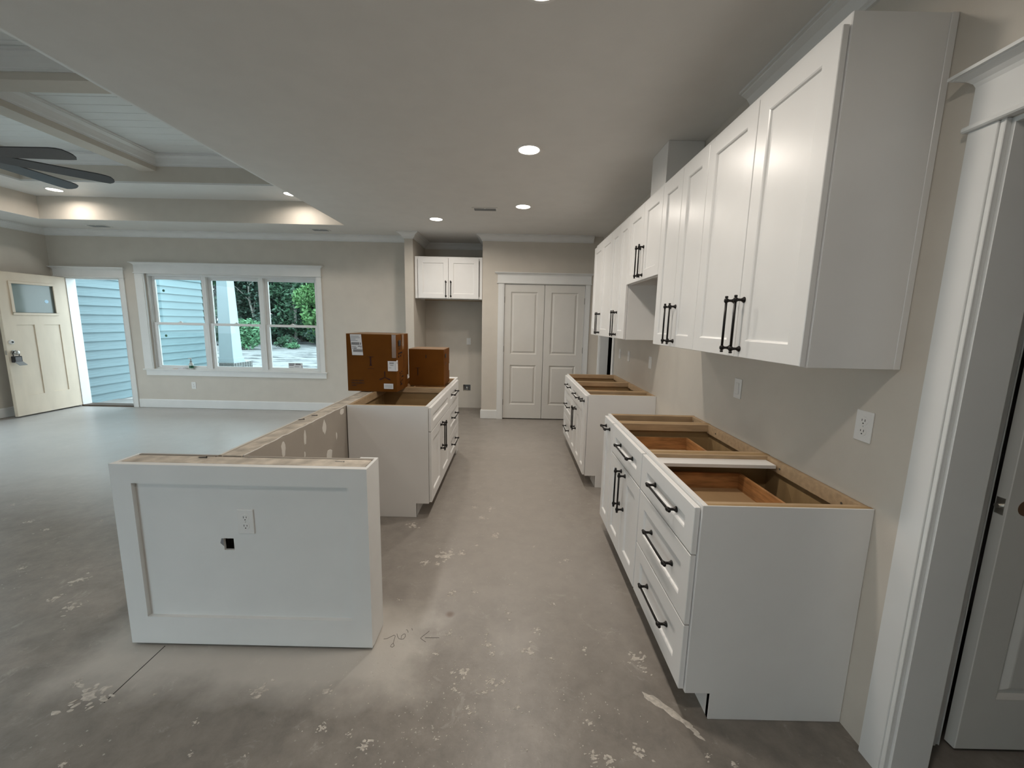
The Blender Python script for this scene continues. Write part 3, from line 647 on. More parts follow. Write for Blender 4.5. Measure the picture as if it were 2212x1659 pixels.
# ------------------------------------------------------------------ wall cabinets
UF = .9853; UB, UT = 1.3749, 2.4371
def wall_cab(label, face, front, dep, a0, a1, z0, z1, end=None, group=None, hz=None, side_reveal=.002, open_bottom=False, top_rev=.033, near_white=False):
    f = fmap(face, front); base = f((a0 + a1) / 2, -dep / 2, z0); t = thing('wall_cabinet', label, 'cabinet', base, group); g = .0006
    for k, (s0, s1) in enumerate(((a0 + g, a0 + .014), (a1 - .014, a1 - g))):
        m = MB(); nb(m, f, s0, s1, -dep, -.0195, z0, z1); obj('side_panel', m, CAB, t)
    m = MB(); nb(m, f, a0 + .014, a1 - .014, -dep + .006, -.0195, z1 - .014, z1 - .001); obj('top_panel', m, CAB, t)
    if not open_bottom:
        m = MB(); nb(m, f, a0 + .014, a1 - .014, -dep + .006, -.0195, z0 + .012, z0 + .025); obj('bottom_panel', m, CAB, t)
    else:
        m = MB(); nb(m, f, a0 + .014, a1 - .014, -dep + .024, -.0195, z0 + .06, z0 + .074); obj('bottom_panel', m, CAB, t)
        m = MB(); nb(m, f, a0 + .014, a1 - .014, -dep + .006, -dep + .024, z0 + .01, z0 + .06); obj('hanging_rail', m, ORANGE, t)
    m = MB(); nb(m, f, a0 + .014, a1 - .014, -dep, -dep + .006, z0 + .001, z1 - .001); obj('back_panel', m, TAN, t)
    m = MB(); fw = .04
    nb(m, f, a0 + g, a0 + fw, -.0195, 0, z0, z1); nb(m, f, a1 - fw, a1 - g, -.0195, 0, z0, z1); nb(m, f, a0 + fw, a1 - fw, -.0195, 0, z1 - .05, z1); nb(m, f, a0 + fw, a1 - fw, -.0195, 0, z0, z0 + .035)
    obj('face_frame', m, CAB, t)
    if end:
        s0, s1 = (a0 - .004, a0 + g) if end < 0 else (a1 - g, a1 + .004)
        m = MB(); nb(m, f, s0, s1, -dep, 0, z0, z1); obj('end_panel', m, CAB, t, bevel=.001)
        m = MB(); s2 = (s0 - .003, s0) if end < 0 else (s1, s1 + .003); nb(m, f, s2[0], s2[1], -dep, -dep + .022, z0, z1); obj('scribe_strip', m, CAB, t, bevel=.001)
    mid = (a0 + a1) / 2; dz0, dz1 = z0 + .003, z1 - top_rev
    for k, (d0, d1) in enumerate(((a0 + side_reveal, mid - .002), (mid + .002, a1 - side_reveal))):
        dd = leaf(t, 'door', f, face, d0, d1, dz0, dz1, .07)
        handle(dd, face, f(mid + (-.037 if k == 0 else .037), .0225, dz0 + .138), .205)
    return t
UD = XW - UF - .0015
GU = 'wall cabinets along the right wall'
wall_cab('white two-door wall cabinet nearest the viewer, its tall side panel showing', '-x', UF, UD, 1.35, 2.173, UB, UT, end=-1, group=GU)
wall_cab('white two-door wall cabinet on the near side of the range hood gap', '-x', UF, UD, 2.173, 2.797, UB, UT, group=GU)
wall_cab('short white two-door wall cabinet over the range gap', '-x', UF, UD, 2.797, 3.567, 1.842, UT, group=GU, open_bottom=True)
wall_cab('white two-door wall cabinet on the far side of the range hood gap', '-x', UF, UD, 3.567, 4.18, UB, UT, end=-1, group=GU)
wall_cab('white two-door wall cabinet at the pantry end of the row', '-x', UF, UD, 4.18, 5.065, UB, UT, group=GU)
wall_cab('white two-door cabinet high in the refrigerator alcove', '-y', 6.177, .62, -1.493, -.487, 1.835, 2.444, side_reveal=.05, top_rev=.02)
# boxed vent duct on top of the short cabinet
vc = thing('duct_cover', 'white boxed duct cover between the short wall cabinet and ceiling', 'duct cover', (1.17, 3.167, UT))
obj('near_board', MB().box(1.056, XW - .002, 3.007, 3.02, UT + .0005, ZC - .001), CAB, vc, bevel=.001)
obj('front_board', MB().box(1.043, 1.056, 3.007, 3.326, UT + .0005, ZC - .001), CAB, vc, bevel=.001)
obj('far_board', MB().box(1.056, XW - .002, 3.313, 3.326, UT + .0005, ZC - .001), CAB, vc, bevel=.001)

# ------------------------------------------------------------------ peninsula half wall
PT = .870
def top_plate(root, x0, x1, y0, y1):
    """stud plate between two drywall edges, with open joints"""
    d = .0125; gp = .003
    long_x = (x1 - x0) > (y1 - y0)
    m = MB(); m.box(x0 + d + gp, x1 - d - gp, y0 + d + gp, y1 - d - gp, PT - .038, PT); obj('stud_plate', m, PLATE, root)
wy0, wy1 = 1.642, 1.785; wx0, wx1 = -1.723, -.617
pe = thing('wall_peninsula_end', 'white panelled end of the kitchen peninsula half wall', None, (-1.17, 1.71, 0), kind='structure')
f = fmap('-y', wy0)
hole = (-1.271, -1.226, .472, .528)
m = holed(MB(), f, wx0 + .014, wx1 - .014, .012, PT - .0005, -.030, -.018, [hole]); obj('panel_sheet', m, TRIM, pe)
m = MB(); nb(m, f, wx0, wx0 + .087, -.018, 0, .012, PT); obj('stile', m, TRIM, pe)
m = MB(); nb(m, f, wx1 - .087, wx1, -.018, 0, .012, PT); obj('stile', m, TRIM, pe)
m = MB(); nb(m, f, wx0 + .087, wx1 - .087, -.018, 0, .785, PT); obj('top_rail', m, TRIM, pe)
m = MB(); nb(m, f, wx0 + .087, wx1 - .087, -.018, 0, .012, .147); obj('bottom_rail', m, TRIM, pe)
obj('side_board', MB().box(wx1 - .014, wx1, wy0 + .018, wy1 - .0, .006, PT), TRIM, pe, bevel=.001)
obj('side_board', MB().box(wx0, wx0 + .014, wy0 + .018, wy1, .006, PT), TRIM, pe, bevel=.001)
obj('drywall_back', MB().box(wx0 + .014, -1.35, wy1 - .013, wy1, .006, PT).box(-1.2305, wx1 - .014, wy1 - .013, wy1, .006, PT - .002), DRYW, pe)
m = MB(); m.box(wx0 + .020, -1.352, wy0 + .036, wy1 - .019, PT - .04, PT - .001); obj('stud_plate', m, PLATE, pe, bevel=.002)
m = MB(); m.box(-1.3505, wx1 - .020, wy0 + .036, wy1 - .019, PT - .04, PT - .002); obj('stud_plate', m, PLATE, pe, bevel=.002)
obj('gap_filler', MB().box(wx0 + .014, wx1 - .014, wy0 + .030, wy1 - .013, PT - .05, PT - .012), DARK, pe)
obj('corner_block', MB().box(-.70, -.617, wy1, wy1 + .012, .006, PT), TRIM, pe, bevel=.001)
obj('torn_edge', MB().prism([(-1.287, wy0 + .0178, .505), (-1.272, wy0 + .0178, .49), (-1.272, wy0 + .0178, .527), (-1.280, wy0 + .0178, .528)], [(-1.284, wy0 + .0165, .505), (-1.271, wy0 + .0165, .494), (-1.271, wy0 + .0165, .524), (-1.278, wy0 + .0165, .525)]), GREYP, pe)
pl = thing('wall_peninsula', 'long low half wall of raw drywall behind the peninsula cabinets', None, (-1.29, 3.1, 0), kind='structure')
ly1 = 4.56
obj('painted_side', MB().box(-1.352, -1.339, wy1 + .0005, ly1, .006, PT), WALL, pl)
# ragged drywall edge towards the kitchen
m = MB(); rz = random.Random(11); n = 70; ys = [wy1 + (ly1 - wy1) * i / n for i in range(n + 1)]
tops = [PT - .001 - abs(rz.gauss(0, .0035)) for _ in ys]
for i in range(n):
    m.prism([(-1.2435, ys[i], .006), (-1.2305, ys[i], .006), (-1.2305, ys[i], tops[i]), (-1.2435, ys[i], tops[i] + .001)], [(-1.2435, ys[i + 1], .006), (-1.2305, ys[i + 1], .006), (-1.2305, ys[i + 1], tops[i + 1]), (-1.2435, ys[i + 1], tops[i + 1] + .001)])
obj('raw_drywall', m, DRYW, pl)
obj('torn_paper_edge', MB().tube([(-1.2365 + rz.gauss(0, .0012), y, PT - .0015 + rz.gauss(0, .0012)) for y in ys], .0035, 6), PLASTER, pl)
obj('stud_plate', MB().box(-1.334, -1.2485, wy1 + .002, ly1, PT - .04, PT - .0015), PLATE, pl, bevel=.002)
obj('gap_filler', MB().box(-1.339, -1.2435, wy1 + .002, ly1, PT - .06, PT - .013), DARK, pl)
rp = random.Random(5)
for y, z, h, w_ in ((2.091, .80, .085, .022), (2.318, .80, .10, .016), (2.567, .80, .10, .028), (2.842, .838, .05, .04), (2.62, .585, .10, .05), (2.738, .69, .06, .012), (2.305, .70, .04, .008)):
    m = MB(); k = 12; ring0 = []; ring1 = []
    for i in range(k):
        t = 2 * math.pi * i / k; q = rp.uniform(.75, 1.1); yy, zz = y + w_ * q * math.cos(t), min(PT - .01, z + h * .5 * q * math.sin(t)); ring0.append((-1.2306, yy, zz)); ring1.append((-1.2295, y + (yy - y) * .85, z + (zz - z) * .85))
    m.prism(ring0, ring1); obj('compound_patch', m, PLASTER, pl)
# short return wall closing the far end of the peninsula run
obj('return_wall', MB().box(-1.2295, -.626, 4.4215, 4.56, .006, PT + .004), TRIM, pl, bevel=.002)
for x, y, rz_, lb_ in ((-1.39, 1.735, .1, 'black drywall screw lying on the panelled peninsula end'), (-1.322, 2.456, .7, 'black drywall screw lying midway along the half wall top'), (-1.295, 2.569, .3, 'small dark drywall screw on the half wall nearer the boxes'), (-.769, 1.725, -.1, 'thin dark nail lying on the right of the peninsula end')):
    s = thing('drywall_screw' if 'nail' not in lb_ else 'nail', lb_, 'screw' if 'nail' not in lb_ else 'nail', (x, y, PT + .001), rotz=rz_, local=True)
    L = .036
    if 'nail' not in lb_:
        obj('shank', MB().lathe([(.0005, -L / 2), (.0022, -L / 2 + .006), (.0024, L / 2 - .004)], (0, 0, .0032), 'x', 8), INKB, s, smooth=True); obj('head', MB().lathe([(.0024, L / 2 - .004), (.0044, L / 2), (.0044, L / 2 + .001)], (0, 0, .0036), 'x', 10), INKB, s)
    else:
        obj('shank', MB().lathe([(.0004, -.02), (.0013, -.016), (.0013, .022)], (0, 0, .002), 'x', 8), HINGE, s, smooth=True); obj('head', MB().lathe([(.003, .022), (.003, .0235)], (0, 0, .002), 'x', 10), HINGE, s)

# ------------------------------------------------------------------ outlets and switches
def outlet(label, f, face, a, z, style='duplex', detail=True):
    base = f(a, 0, z - .057); t = thing('electrical_outlet' if style != 'switch' else 'light_switch', label, 'outlet' if style != 'switch' else 'switch', base)
    obj('cover_plate', nb(MB(), f, a - .036, a + .036, .0003, .0055, z - .057, z + .057), PLASTIC, t, bevel=.003, seg=2)
    ax = 'x' if 'x' in face else 'y'
    if style == 'duplex':
        for s in (-1, 1):
            c = f(a, .0035, z + s * .0195); sg = {'-x': -1, '-y': -1, '+x': 1, '+y': 1}[face]
            r_ = obj('receptacle', MB().lathe([(.0172, 0), (.0172, sg * .003), (.0164, sg * .0038)] if True else [], c, ax, 24), PLASTIC, t)
            if detail:
                m = MB()
                for q, hh in ((-.0064, .0045), (.0064, .0036)): nb(m, f, a + q - .0011, a + q + .0011, .0072, .0078, z + s * .0195 - hh + .003, z + s * .0195 + hh + .003)
                obj('slot', m, INKB, r_)
                obj('ground_hole', MB().lathe([(.0026, 0), (.0026, sg * .0006)], f(a, .0072, z + s * .0195 - .0085), ax, 12), INKB, r_)
        obj('plate_screw', nb(MB(), f, a - .0008, a + .0008, .0055, .0062, z - .004, z + .004), GREYP, t)
    else:
        obj('rocker', nb(MB(), f, a - .016, a + .016, .0056, .0085, z - .033, z + .033), PLASTIC, t, bevel=.002)
    return t
outlet('white duplex outlet on the panelled peninsula end', fmap('-y', wy0 + .018), '-y', -1.163, .611)
f = fmap('-x', XW)
outlet('white duplex outlet on the right wall above the nearest base cabinet', f, '-x', 1.443, 1.155)
outlet('white rocker switch on the right wall above the second base cabinet', f, '-x', 2.285, 1.157, 'switch')
outlet('white plate on the right wall just past the range gap', f, '-x', 3.79, 1.157, 'switch', False)
outlet('white outlet on the right wall over the middle far base cabinet', f, '-x', 4.507, 1.157, 'duplex', False)
outlet('white outlet on the right wall closest to the far doorway', f, '-x', 4.884, 1.157, 'duplex', False)
outlet('white outlet low on the wall under the triple window', fmap('-y', YL), '-y', -5.19, .38)
outlet('white outlet on the back wall of the refrigerator alcove', fmap('-y', YA), '-y', -.77, 1.168, 'duplex', False)

# ------------------------------------------------------------------ recessed lamps, vents, fan
def can(label, x, y, z, watts=CAN_W, tint=(1.0, .91, .81)):
    t = thing('recessed_lamp', label, 'ceiling lamp', (x, y, z), 'recessed ceiling lamps')
    obj('lamp_trim', MB().lathe([(.076, -.001), (.078, -.006), (.094, -.004), (.096, 0)], (x, y, z), 'z', 32), PLASTIC, t, smooth=True)
    obj('lamp_lens', MB().lathe([(.075, -.003), (.075, -.0015)], (x, y, z), 'z', 32), LENS, t)
    ld = bpy.data.lights.new('lamp_light', 'AREA'); ld.energy = watts; ld.color = tint; ld.shape = 'DISK'; ld.size = .14; ld.spread = math.radians(165)
    lo = bpy.data.objects.new('lamp_light', ld); COL.objects.link(lo); lo.parent = t; lo.location = (0, 0, -.015)
can('lit recessed ceiling lamp over the aisle nearest the viewer', .08, 1.73, ZC)
can('added unseen recessed ceiling lamp over the aisle right above the viewer', .08, .25, ZC, 8.5)  # added out of view to brighten the near end panels
can('lit recessed ceiling lamp largest in view over the kitchen aisle', .085, 3.208, ZC)
can('lit recessed ceiling lamp over the aisle close to the pantry doors', .074, 4.689, ZC)
can('lit recessed ceiling lamp in front of the refrigerator alcove', -1.008, 5.322, ZC)
can('lit recessed tray lamp near the ceiling fan on the window side', -5.95, 5.47, TZ, TRAY_W)
can('lit recessed tray lamp nearest the kitchen ceiling edge', -2.89, 5.44, TZ, TRAY_W)
can('added unseen recessed tray lamp at the patio side left', -5.95, 1.26, TZ, TRAY_W)  # this lamp and the next are added out of view to carry the light
can('added unseen recessed tray lamp at the patio side right', -2.89, 1.26, TZ, TRAY_W)
def vent(label, x, y, L=.29, W=.13):
    t = thing('ceiling_vent', label, 'vent', (x, y, ZC), 'ceiling air vents'); z1 = ZC - .0005; m = MB(); e = .022
    m.box(x - L / 2, x + L / 2, y - W / 2, y - W / 2 + e, z1 - .006, z1).box(x - L / 2, x + L / 2, y + W / 2 - e, y + W / 2, z1 - .006, z1).box(x - L / 2, x - L / 2 + e, y - W / 2 + e, y + W / 2 - e, z1 - .006, z1).box(x + L / 2 - e, x + L / 2, y - W / 2 + e, y + W / 2 - e, z1 - .006, z1).box(x - .006, x + .006, y - W / 2 + e, y + W / 2 - e, z1 - .006, z1)
    obj('vent_frame', m, CEIL, t, bevel=.001)
    obj('vent_throat', MB().box(x - L / 2 + e, x + L / 2 - e, y - W / 2 + e, y + W / 2 - e, z1 - .0008, z1), DARK, t)
    for q in range(5):
        yy = y - W / 2 + e + .008 + q * (W - 2 * e - .012) / 4.4
        obj('vent_slat', MB().prism([(x - L / 2 + e, yy, z1 - .001), (x - L / 2 + e, yy + .001, z1 - .001), (x - L / 2 + e, yy + .014, z1 - .009), (x - L / 2 + e, yy + .013, z1 - .009)], [(x + L / 2 - e, yy, z1 - .001), (x + L / 2 - e, yy + .001, z1 - .001), (x + L / 2 - e, yy + .014, z1 - .009), (x + L / 2 - e, yy + .013, z1 - .009)]), VENTG, t)
vent('grey slatted ceiling vent between the kitchen lamps', -.355, 4.82)
vent('grey slatted ceiling vent above the front door side of the window', -6.10, 6.13, .30, .15)
vent('grey slatted ceiling vent above the right end of the window', -2.83, 6.08, .26, .13)
fx, fy, fz = -4.42, 3.40, 2.75
fan = thing('ceiling_fan', 'charcoal ceiling fan with long blades under the tray ceiling', 'ceiling fan', (fx, fy, fz))
obj('canopy', MB().lathe([(.075, 3.2095), (.072, 3.18), (.04, 3.15), (.014, 3.145)], (fx, fy, 0), 'z', 24), FANM, fan, smooth=True)
obj('downrod', MB().lathe([(.0125, 2.82), (.0125, 3.16)], (fx, fy, 0), 'z', 12), FANM, fan, smooth=True)
obj('motor_housing', MB().lathe([(.02, 2.86), (.09, 2.845), (.135, 2.81), (.145, 2.77), (.13, 2.735), (.10, 2.715), (.05, 2.705)], (fx, fy, 0), 'z', 32), FANM, fan, smooth=True)
for k in range(8):
    a = math.radians(1 + 45 * k); L0, L1 = .13, .885; pt = math.radians(-15)
    m = MB(); ol = []
    for u, w_ in ((L0, .042), (L0 + .1, .06), (L1 - .10, .07), (L1 - .03, .066), (L1 - .008, .042), (L1, .012), (L1 - .004, -.014), (L1 - .025, -.05), (L1 - .06, -.064), (L1 - .11, -.07), (L0 + .1, -.06), (L0, -.042)): ol.append((u, w_))
    def tr(u, w_, dz):
        y2, z2 = w_ * math.cos(pt), w_ * math.sin(pt) + dz
        return (fx + u * math.cos(a) - y2 * math.sin(a), fy + u * math.sin(a) + y2 * math.cos(a), fz + z2)
    m.prism([tr(u, w_, -.004) for u, w_ in ol], [tr(u, w_, .004) for u, w_ in ol])
    b = obj('blade', m, FANM, fan)

# ------------------------------------------------------------------ cardboard boxes
def text_mesh(body, size, extr=.0004):
    c = bpy.data.curves.new('print_text', 'FONT'); c.body = body; c.size = size; c.extrude = extr
    o = bpy.data.objects.new('print_text', c); COL.objects.link(o)
    dg = bpy.context.evaluated_depsgraph_get(); me = bpy.data.meshes.new_from_object(o.evaluated_get(dg)); bpy.data.objects.remove(o); return me
def put_text(body, size, mat, parent, x, y, z, nm='print', rx=math.pi / 2, rzz=0.0, sx=1.0):
    me = text_mesh(body, size); me.materials.clear(); me.materials.append(mat)
    o = bpy.data.objects.new(nm, me); COL.objects.link(o); o.parent = parent
    o.matrix_local = Matrix.Translation((x, y, z)) @ Matrix.Rotation(rzz, 4, 'Z') @ Matrix.Rotation(rx, 4, 'X') @ Matrix.Diagonal((sx, 1, 1, 1)); return o
def carton(label, x, y, z, rot, w, d, h, mats):
    """local frame: front-left-bottom corner at the origin, front faces -y"""
    t = thing('cardboard_box', label, 'box', (x, y, z), rotz=rot, local=True)
    m = MB(); b = .006; n = 8
    # walls with slight bulge
    def side(p0, p1, nx, ny):
        for i in range(n):
            for j in range(n):
                q = []
                for u, v_ in ((i, j), (i + 1, j), (i + 1, j + 1), (i, j + 1)):
                    uu, vv = u / n, v_ / n; bulge = b * math.sin(math.pi * uu) * math.sin(math.pi * vv)
                    q.append((p0[0] + (p1[0] - p0[0]) * uu + nx * bulge, p0[1] + (p1[1] - p0[1]) * uu + ny * bulge, h * vv))
                m.face(*q)
    side((0, 0), (w, 0), 0, -1); side((w, 0), (w, d), 1, 0); side((w, d), (0, d), 0, 1); side((0, d), (0, 0), -1, 0)
    m.face((0, 0, 0), (0, d, 0), (w, d, 0), (w, 0, 0))
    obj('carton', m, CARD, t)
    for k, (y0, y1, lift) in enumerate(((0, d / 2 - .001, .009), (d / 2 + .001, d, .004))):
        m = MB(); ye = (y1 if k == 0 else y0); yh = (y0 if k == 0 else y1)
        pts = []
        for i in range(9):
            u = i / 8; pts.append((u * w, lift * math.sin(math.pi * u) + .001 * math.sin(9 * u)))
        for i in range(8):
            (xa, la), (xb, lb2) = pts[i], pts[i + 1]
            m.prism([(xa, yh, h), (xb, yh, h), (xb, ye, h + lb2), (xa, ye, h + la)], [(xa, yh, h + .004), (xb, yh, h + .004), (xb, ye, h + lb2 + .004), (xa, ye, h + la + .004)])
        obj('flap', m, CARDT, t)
    return t
B1W, B1D, B1H = .436, .36, .500
b1 = carton('large brown cardboard box with shipping labels on the half wall', -1.452, 3.502, .8765, math.radians(-1.6), B1W, B1D, B1H, None)
zf = -.0075
obj('shipping_label', MB().prism([(.052, zf - .0006, .318), (.148, zf - .0006, .318), (.134, zf - .0006 + .004, .498), (.036, zf - .0006 + .004, .498)], [(.052, zf, .318), (.148, zf, .318), (.134, zf + .004, .498), (.036, zf + .004, .498)]), LABEL, b1)
lm = b1.children[-1]
m = MB()
def strip(m, x0, x1, z0, z1, y=zf - .001): m.box(x0, x1, y, y + .0004, z0, z1)
for i in range(4): strip(m, .044, (.116, .124, .086, .104)[i], .480 - i * .0125, .4835 - i * .0125)
for i in range(22): strip(m, .050 + i * .0031, .0518 + i * .0031 + (.0008 if i % 3 == 0 else 0), .408, .430)
for i in range(26): strip(m, .063 + i * .0031, .0645 + i * .0031 + (.0011 if i % 4 in (0, 1) else 0), .346, .369)
for x0_, x1_, z0_, z1_ in ((.125, .133, .408, .428), (.052, .088, .391, .395), (.104, .140, .392, .399), (.056, .062, .374, .384), (.066, .094, .374, .384), (.124, .138, .380, .384)): strip(m, x0_, x1_, z0_, z1_)
obj('label_print', m, GREYP, b1)
obj('barcode_label', MB().box(.361, B1W + .001, -.0045, -.0035, .184, .272).box(B1W + .001, B1W + .002, -.0045, .033, .184, .278), LABEL, b1)
m = MB()
for i in range(11): m.box(.376 + i * .0036, .3778 + i * .0036, -.0050, -.0045, .245, .263)
m.box(.382, .412, -.0050, -.0045, .232, .236).box(.370, .392, -.0050, -.0045, .212, .215).box(.426, .4275, -.0050, -.0045, .195, .262)
for i in range(4): m.box(B1W + .002, B1W + .0024, .006 + i * .004, .008 + i * .004, .248, .264)
obj('label_print', m, GREYP, b1)
obj('item_label', MB().box(.323, .405, -.0062, -.0045, .027, .073), LABEL, b1)
m = MB()
for i in range(3): m.box(.332, .398, -.0066, -.0062, .038 + i * .0095, .0425 + i * .0095)
obj('label_print', m, M('light_grey_print', (.42, .44, .45), .6), b1)
for s, z in (('CAT.NO. 500434', .090), ('SERIE NO.800H-4', .068), ('C/NO:', .047)): put_text(s, .0165, INK, b1, .036, -.0064, z, sx=.92)
m = MB(); m.box(.206, .218, -.0082, -.0078, .228, .308).box(.186, .238, -.0082, -.0078, .3055, .309).box(.184, .240, -.0082, -.0078, .201, .204)
m.prism([(.199, -.0082, .228), (.225, -.0082, .228), (.217, -.0082, .242), (.207, -.0082, .242)], [(.199, -.0078, .228), (.225, -.0078, .228), (.217, -.0078, .242), (.207, -.0078, .242)])
for an in (90, 205, 335):
    a = math.radians(an); c, s = math.cos(a), math.sin(a); cx, cz = .333, .129; L, w_ = .052, .0065
    q = [(cx - s * w_ * .4, cz + c * w_ * .4), (cx + s * w_ * .4, cz - c * w_ * .4), (cx + c * L + s * w_, cz + s * L - c * w_), (cx + c * L - s * w_, cz + s * L + c * w_)]
    m.prism([(x, -.0066, z) for x, z in q], [(x, -.0062, z) for x, z in q])
obj('printed_symbols', m, M('faint_print', (.035, .006, .002), .8), b1)
xs = B1W
m = MB(); m.box(xs + .0062, xs + .0066, .05, .115, .40, .452); m.box(xs + .0062, xs + .0066, .055, .12, .385, .389).box(xs + .0062, xs + .0066, .06, .10, .372, .376)
obj('black_label', m, INKB, b1)
m = MB()
for y0, y1, z0, z1 in ((.05, .08, .33, .342), (.09, .15, .333, .346), (.05, .065, .30, .318), (.10, .118, .304, .322), (.075, .09, .155, .168), (.12, .15, .165, .172), (.08, .09, .13, .145), (.12, .135, .145, .153), (.08, .09, .10, .115), (.12, .18, .118, .126), (.09, .11, .07, .085), (.13, .15, .085, .094), (.09, .14, .05, .062), (.20, .203, .20, .32)):
    m.box(xs + .0062, xs + .0066, y0, y1, z0, z1)
obj('printed_symbols', m, INK, b1)
obj('side_label', MB().box(xs + .001, xs + .0016, .315, .355, .075, .115), LABEL, b1)
for x0_, x1_, y0_, y1_, z0_, z1_ in ((.40, xs + .0002, -.0042, -.0036, .30, .50), (xs + .0052, xs + .0058, .15, .21, .36, .5)):
    obj('packing_tape', MB().box(x0_, x1_, y0_, y1_, z0_, z1_), TAPE, b1)
obj('packing_tape', MB().box(.0, xs, B1D / 2 - .025, B1D / 2 + .025, B1H + .012, B1H + .0126), TAPE, b1)
obj('torn_corner', MB().prism([(xs - .03, .30, -.004), (xs + .012, .33, -.004), (xs + .02, .36, -.002), (xs - .02, .36, -.002)], [(xs - .03, .30, 0), (xs + .006, .335, .028), (xs + .004, .36, .022), (xs - .02, .36, 0)]), CARDT, b1)
b2 = carton('smaller brown cardboard box on the far peninsula cabinet', -1.01, 3.884, .8765, math.radians(0), .339, .335, .352, None)
m = MB(); m.box(.3455, .3459, .05, .10, .27, .31); m.box(.3455, .3459, .06, .075, .20, .215).box(.3455, .3459, .09, .105, .21, .225); obj('printed_symbols', m, INKB, b2)
m = MB(); m.box(.065, .112, -.0068, -.0064, .172, .175).box(.085, .091, -.0068, -.0064, .10, .172).box(.165, .172, -.0068, -.0064, .27, .30); obj('printed_symbols', m, INK, b2)
obj('white_tag', MB().box(.3392, .3405, .30, .334, .12, .19), LABEL, b2)

# ------------------------------------------------------------------ window sill things
bt = thing('pump_bottle', 'clear pump bottle with green label on the window stool', 'bottle', (-5.208, YL + .008, .642))
c = (-5.208, YL + .008, .642)
bb = obj('bottle_body', MB().lathe([(.026, 0), (.030, .004), (.030, .075), (.027, .095), (.014, .112), (.012, .122)], c, 'z', 20), CLEARP, bt, smooth=True)
obj('label_band', MB().lathe([(.0308, .022), (.0308, .062)], c, 'z', 20), GREEN, bt, smooth=True)
obj('pump_collar', MB().lathe([(.015, .118), (.015, .138), (.006, .142), (.006, .170)], c, 'z', 16), VENTG, bt, smooth=True)
obj('pump_head', MB().lathe([(.011, .170), (.012, .178), (.008, .184)], c, 'z', 14).tube([(c[0], c[1], c[2] + .178), (c[0] - .025, c[1], c[2] + .180), (c[0] - .040, c[1], c[2] + .172)], .0045, 8), PLASTIC, bt, smooth=True)
def rag(name, label, cat, x, y, z, rx, ry, h, mat, seed):
    rg = random.Random(seed); m = MB(); n = 10; g = {}
    for i in range(n + 1):
        for j in range(n + 1):
            u, v_ = i / n * 2 - 1, j / n * 2 - 1; e = max(0, 1 - u * u) * max(0, 1 - v_ * v_)
            g[i, j] = (x + u * rx * (1 + .15 * rg.uniform(-1, 1)), y + v_ * ry, z + .001 + h * e ** .5 * rg.uniform(.25, 1))
    m.idx([g[i, j] for i in range(n + 1) for j in range(n + 1)], [(i * (n + 1) + j, (i + 1) * (n + 1) + j, (i + 1) * (n + 1) + j + 1, i * (n + 1) + j + 1) for i in range(n) for j in range(n)])
    ring = [g[i, 0] for i in range(n + 1)] + [g[n, j] for j in range(1, n + 1)] + [g[i, n] for i in range(n - 1, -1, -1)] + [g[0, j] for j in range(n - 1, 0, -1)]
    m.prism([(p[0], p[1], z) for p in ring], [(p[0], p[1], z + .0008) for p in ring])
    obj(name, m, mat, None, base=(x, y, z), label=label, cat=cat)
rag('crumpled_paper', 'crumpled white paper towel lying beside the pump bottle', 'paper', -5.345, YL - .004, .642, .065, .026, .042, LABEL, 4)
rag('paper_scrap', 'small pinkish paper scrap at the left of the crumpled towel', 'paper', -5.46, YL - .006, .642, .035, .018, .016, M('pinkish_paper', (.72, .62, .58), .7), 9)

# ------------------------------------------------------------------ outside: porch, siding wall, column, ground, trees
obj('porch_slab', MB().box(-7.2, -1.6, YL + .14, 9.7, -.25, -.02), PORCH, kind='structure', label='pale concrete porch floor outside the front door')
wp = thing('wall_porch', 'blue-grey lap siding wall beside the porch', None, (-7.2, 7.95, 0), kind='structure')
obj('sheathing', MB().box(-7.38, -7.118, YL + .14, 9.3, -.1, 3.4), SIDING, wp)
ex = .15
sm = MB(); sm.prism([(-7.118, YL + .14, 0), (-7.083, YL + .14, 0), (-7.112, YL + .14, ex + .02), (-7.118, YL + .14, ex + .02)], [(-7.118, 9.3, 0), (-7.083, 9.3, 0), (-7.112, 9.3, ex + .02), (-7.118, 9.3, ex + .02)])
sme = mesh_of('siding_board', sm, SIDING)
for i in range(23): inst('siding_board', sme, wp, Matrix.Translation((0, 0, -.013 + ex * i)))
ground = None
m = MB(); rg = random.Random(2); nx, ny = 44, 60; gx = lambda i: -45 + 60 * i / nx; gy = lambda j: 9.2 + 44 * (j / ny) ** 1.5
zz = {}
for i in range(nx + 1):
    for j in range(ny + 1): zz[i, j] = -.27 + .035 * rg.uniform(-1, 1) + .03 * math.sin(gy(j) * 2.1 + math.sin(gx(i) * .3)) - .003 * max(0, gy(j) - 9)
m.idx([(gx(i), gy(j), zz[i, j]) for i in range(nx + 1) for j in range(ny + 1)], [(i * (ny + 1) + j, (i + 1) * (ny + 1) + j, (i + 1) * (ny + 1) + j + 1, i * (ny + 1) + j + 1) for i in range(nx) for j in range(ny)])
obj('ground_yard', m, GRAVEL, kind='structure', label='white sandy gravel yard in front of the trees')
obj('ground_near', MB().box(-60, 30, -30, YN - .12, -.5, -.3).box(-60, XL - .5, YN - .12, 9.2, -.5, -.3), GRAVEL, kind='structure')
cl = thing('porch_column', 'white tapered porch column on a brick pedestal outside the middle window', 'column', (-6.44, 9.25, -.02))
def taper(mb, x0, x1, y0, y1, z0, X0, X1, Y0, Y1, z1): mb.prism([(x0, y0, z0), (x1, y0, z0), (x1, y1, z0), (x0, y1, z0)], [(X0, Y0, z1), (X1, Y0, z1), (X1, Y1, z1), (X0, Y1, z1)])
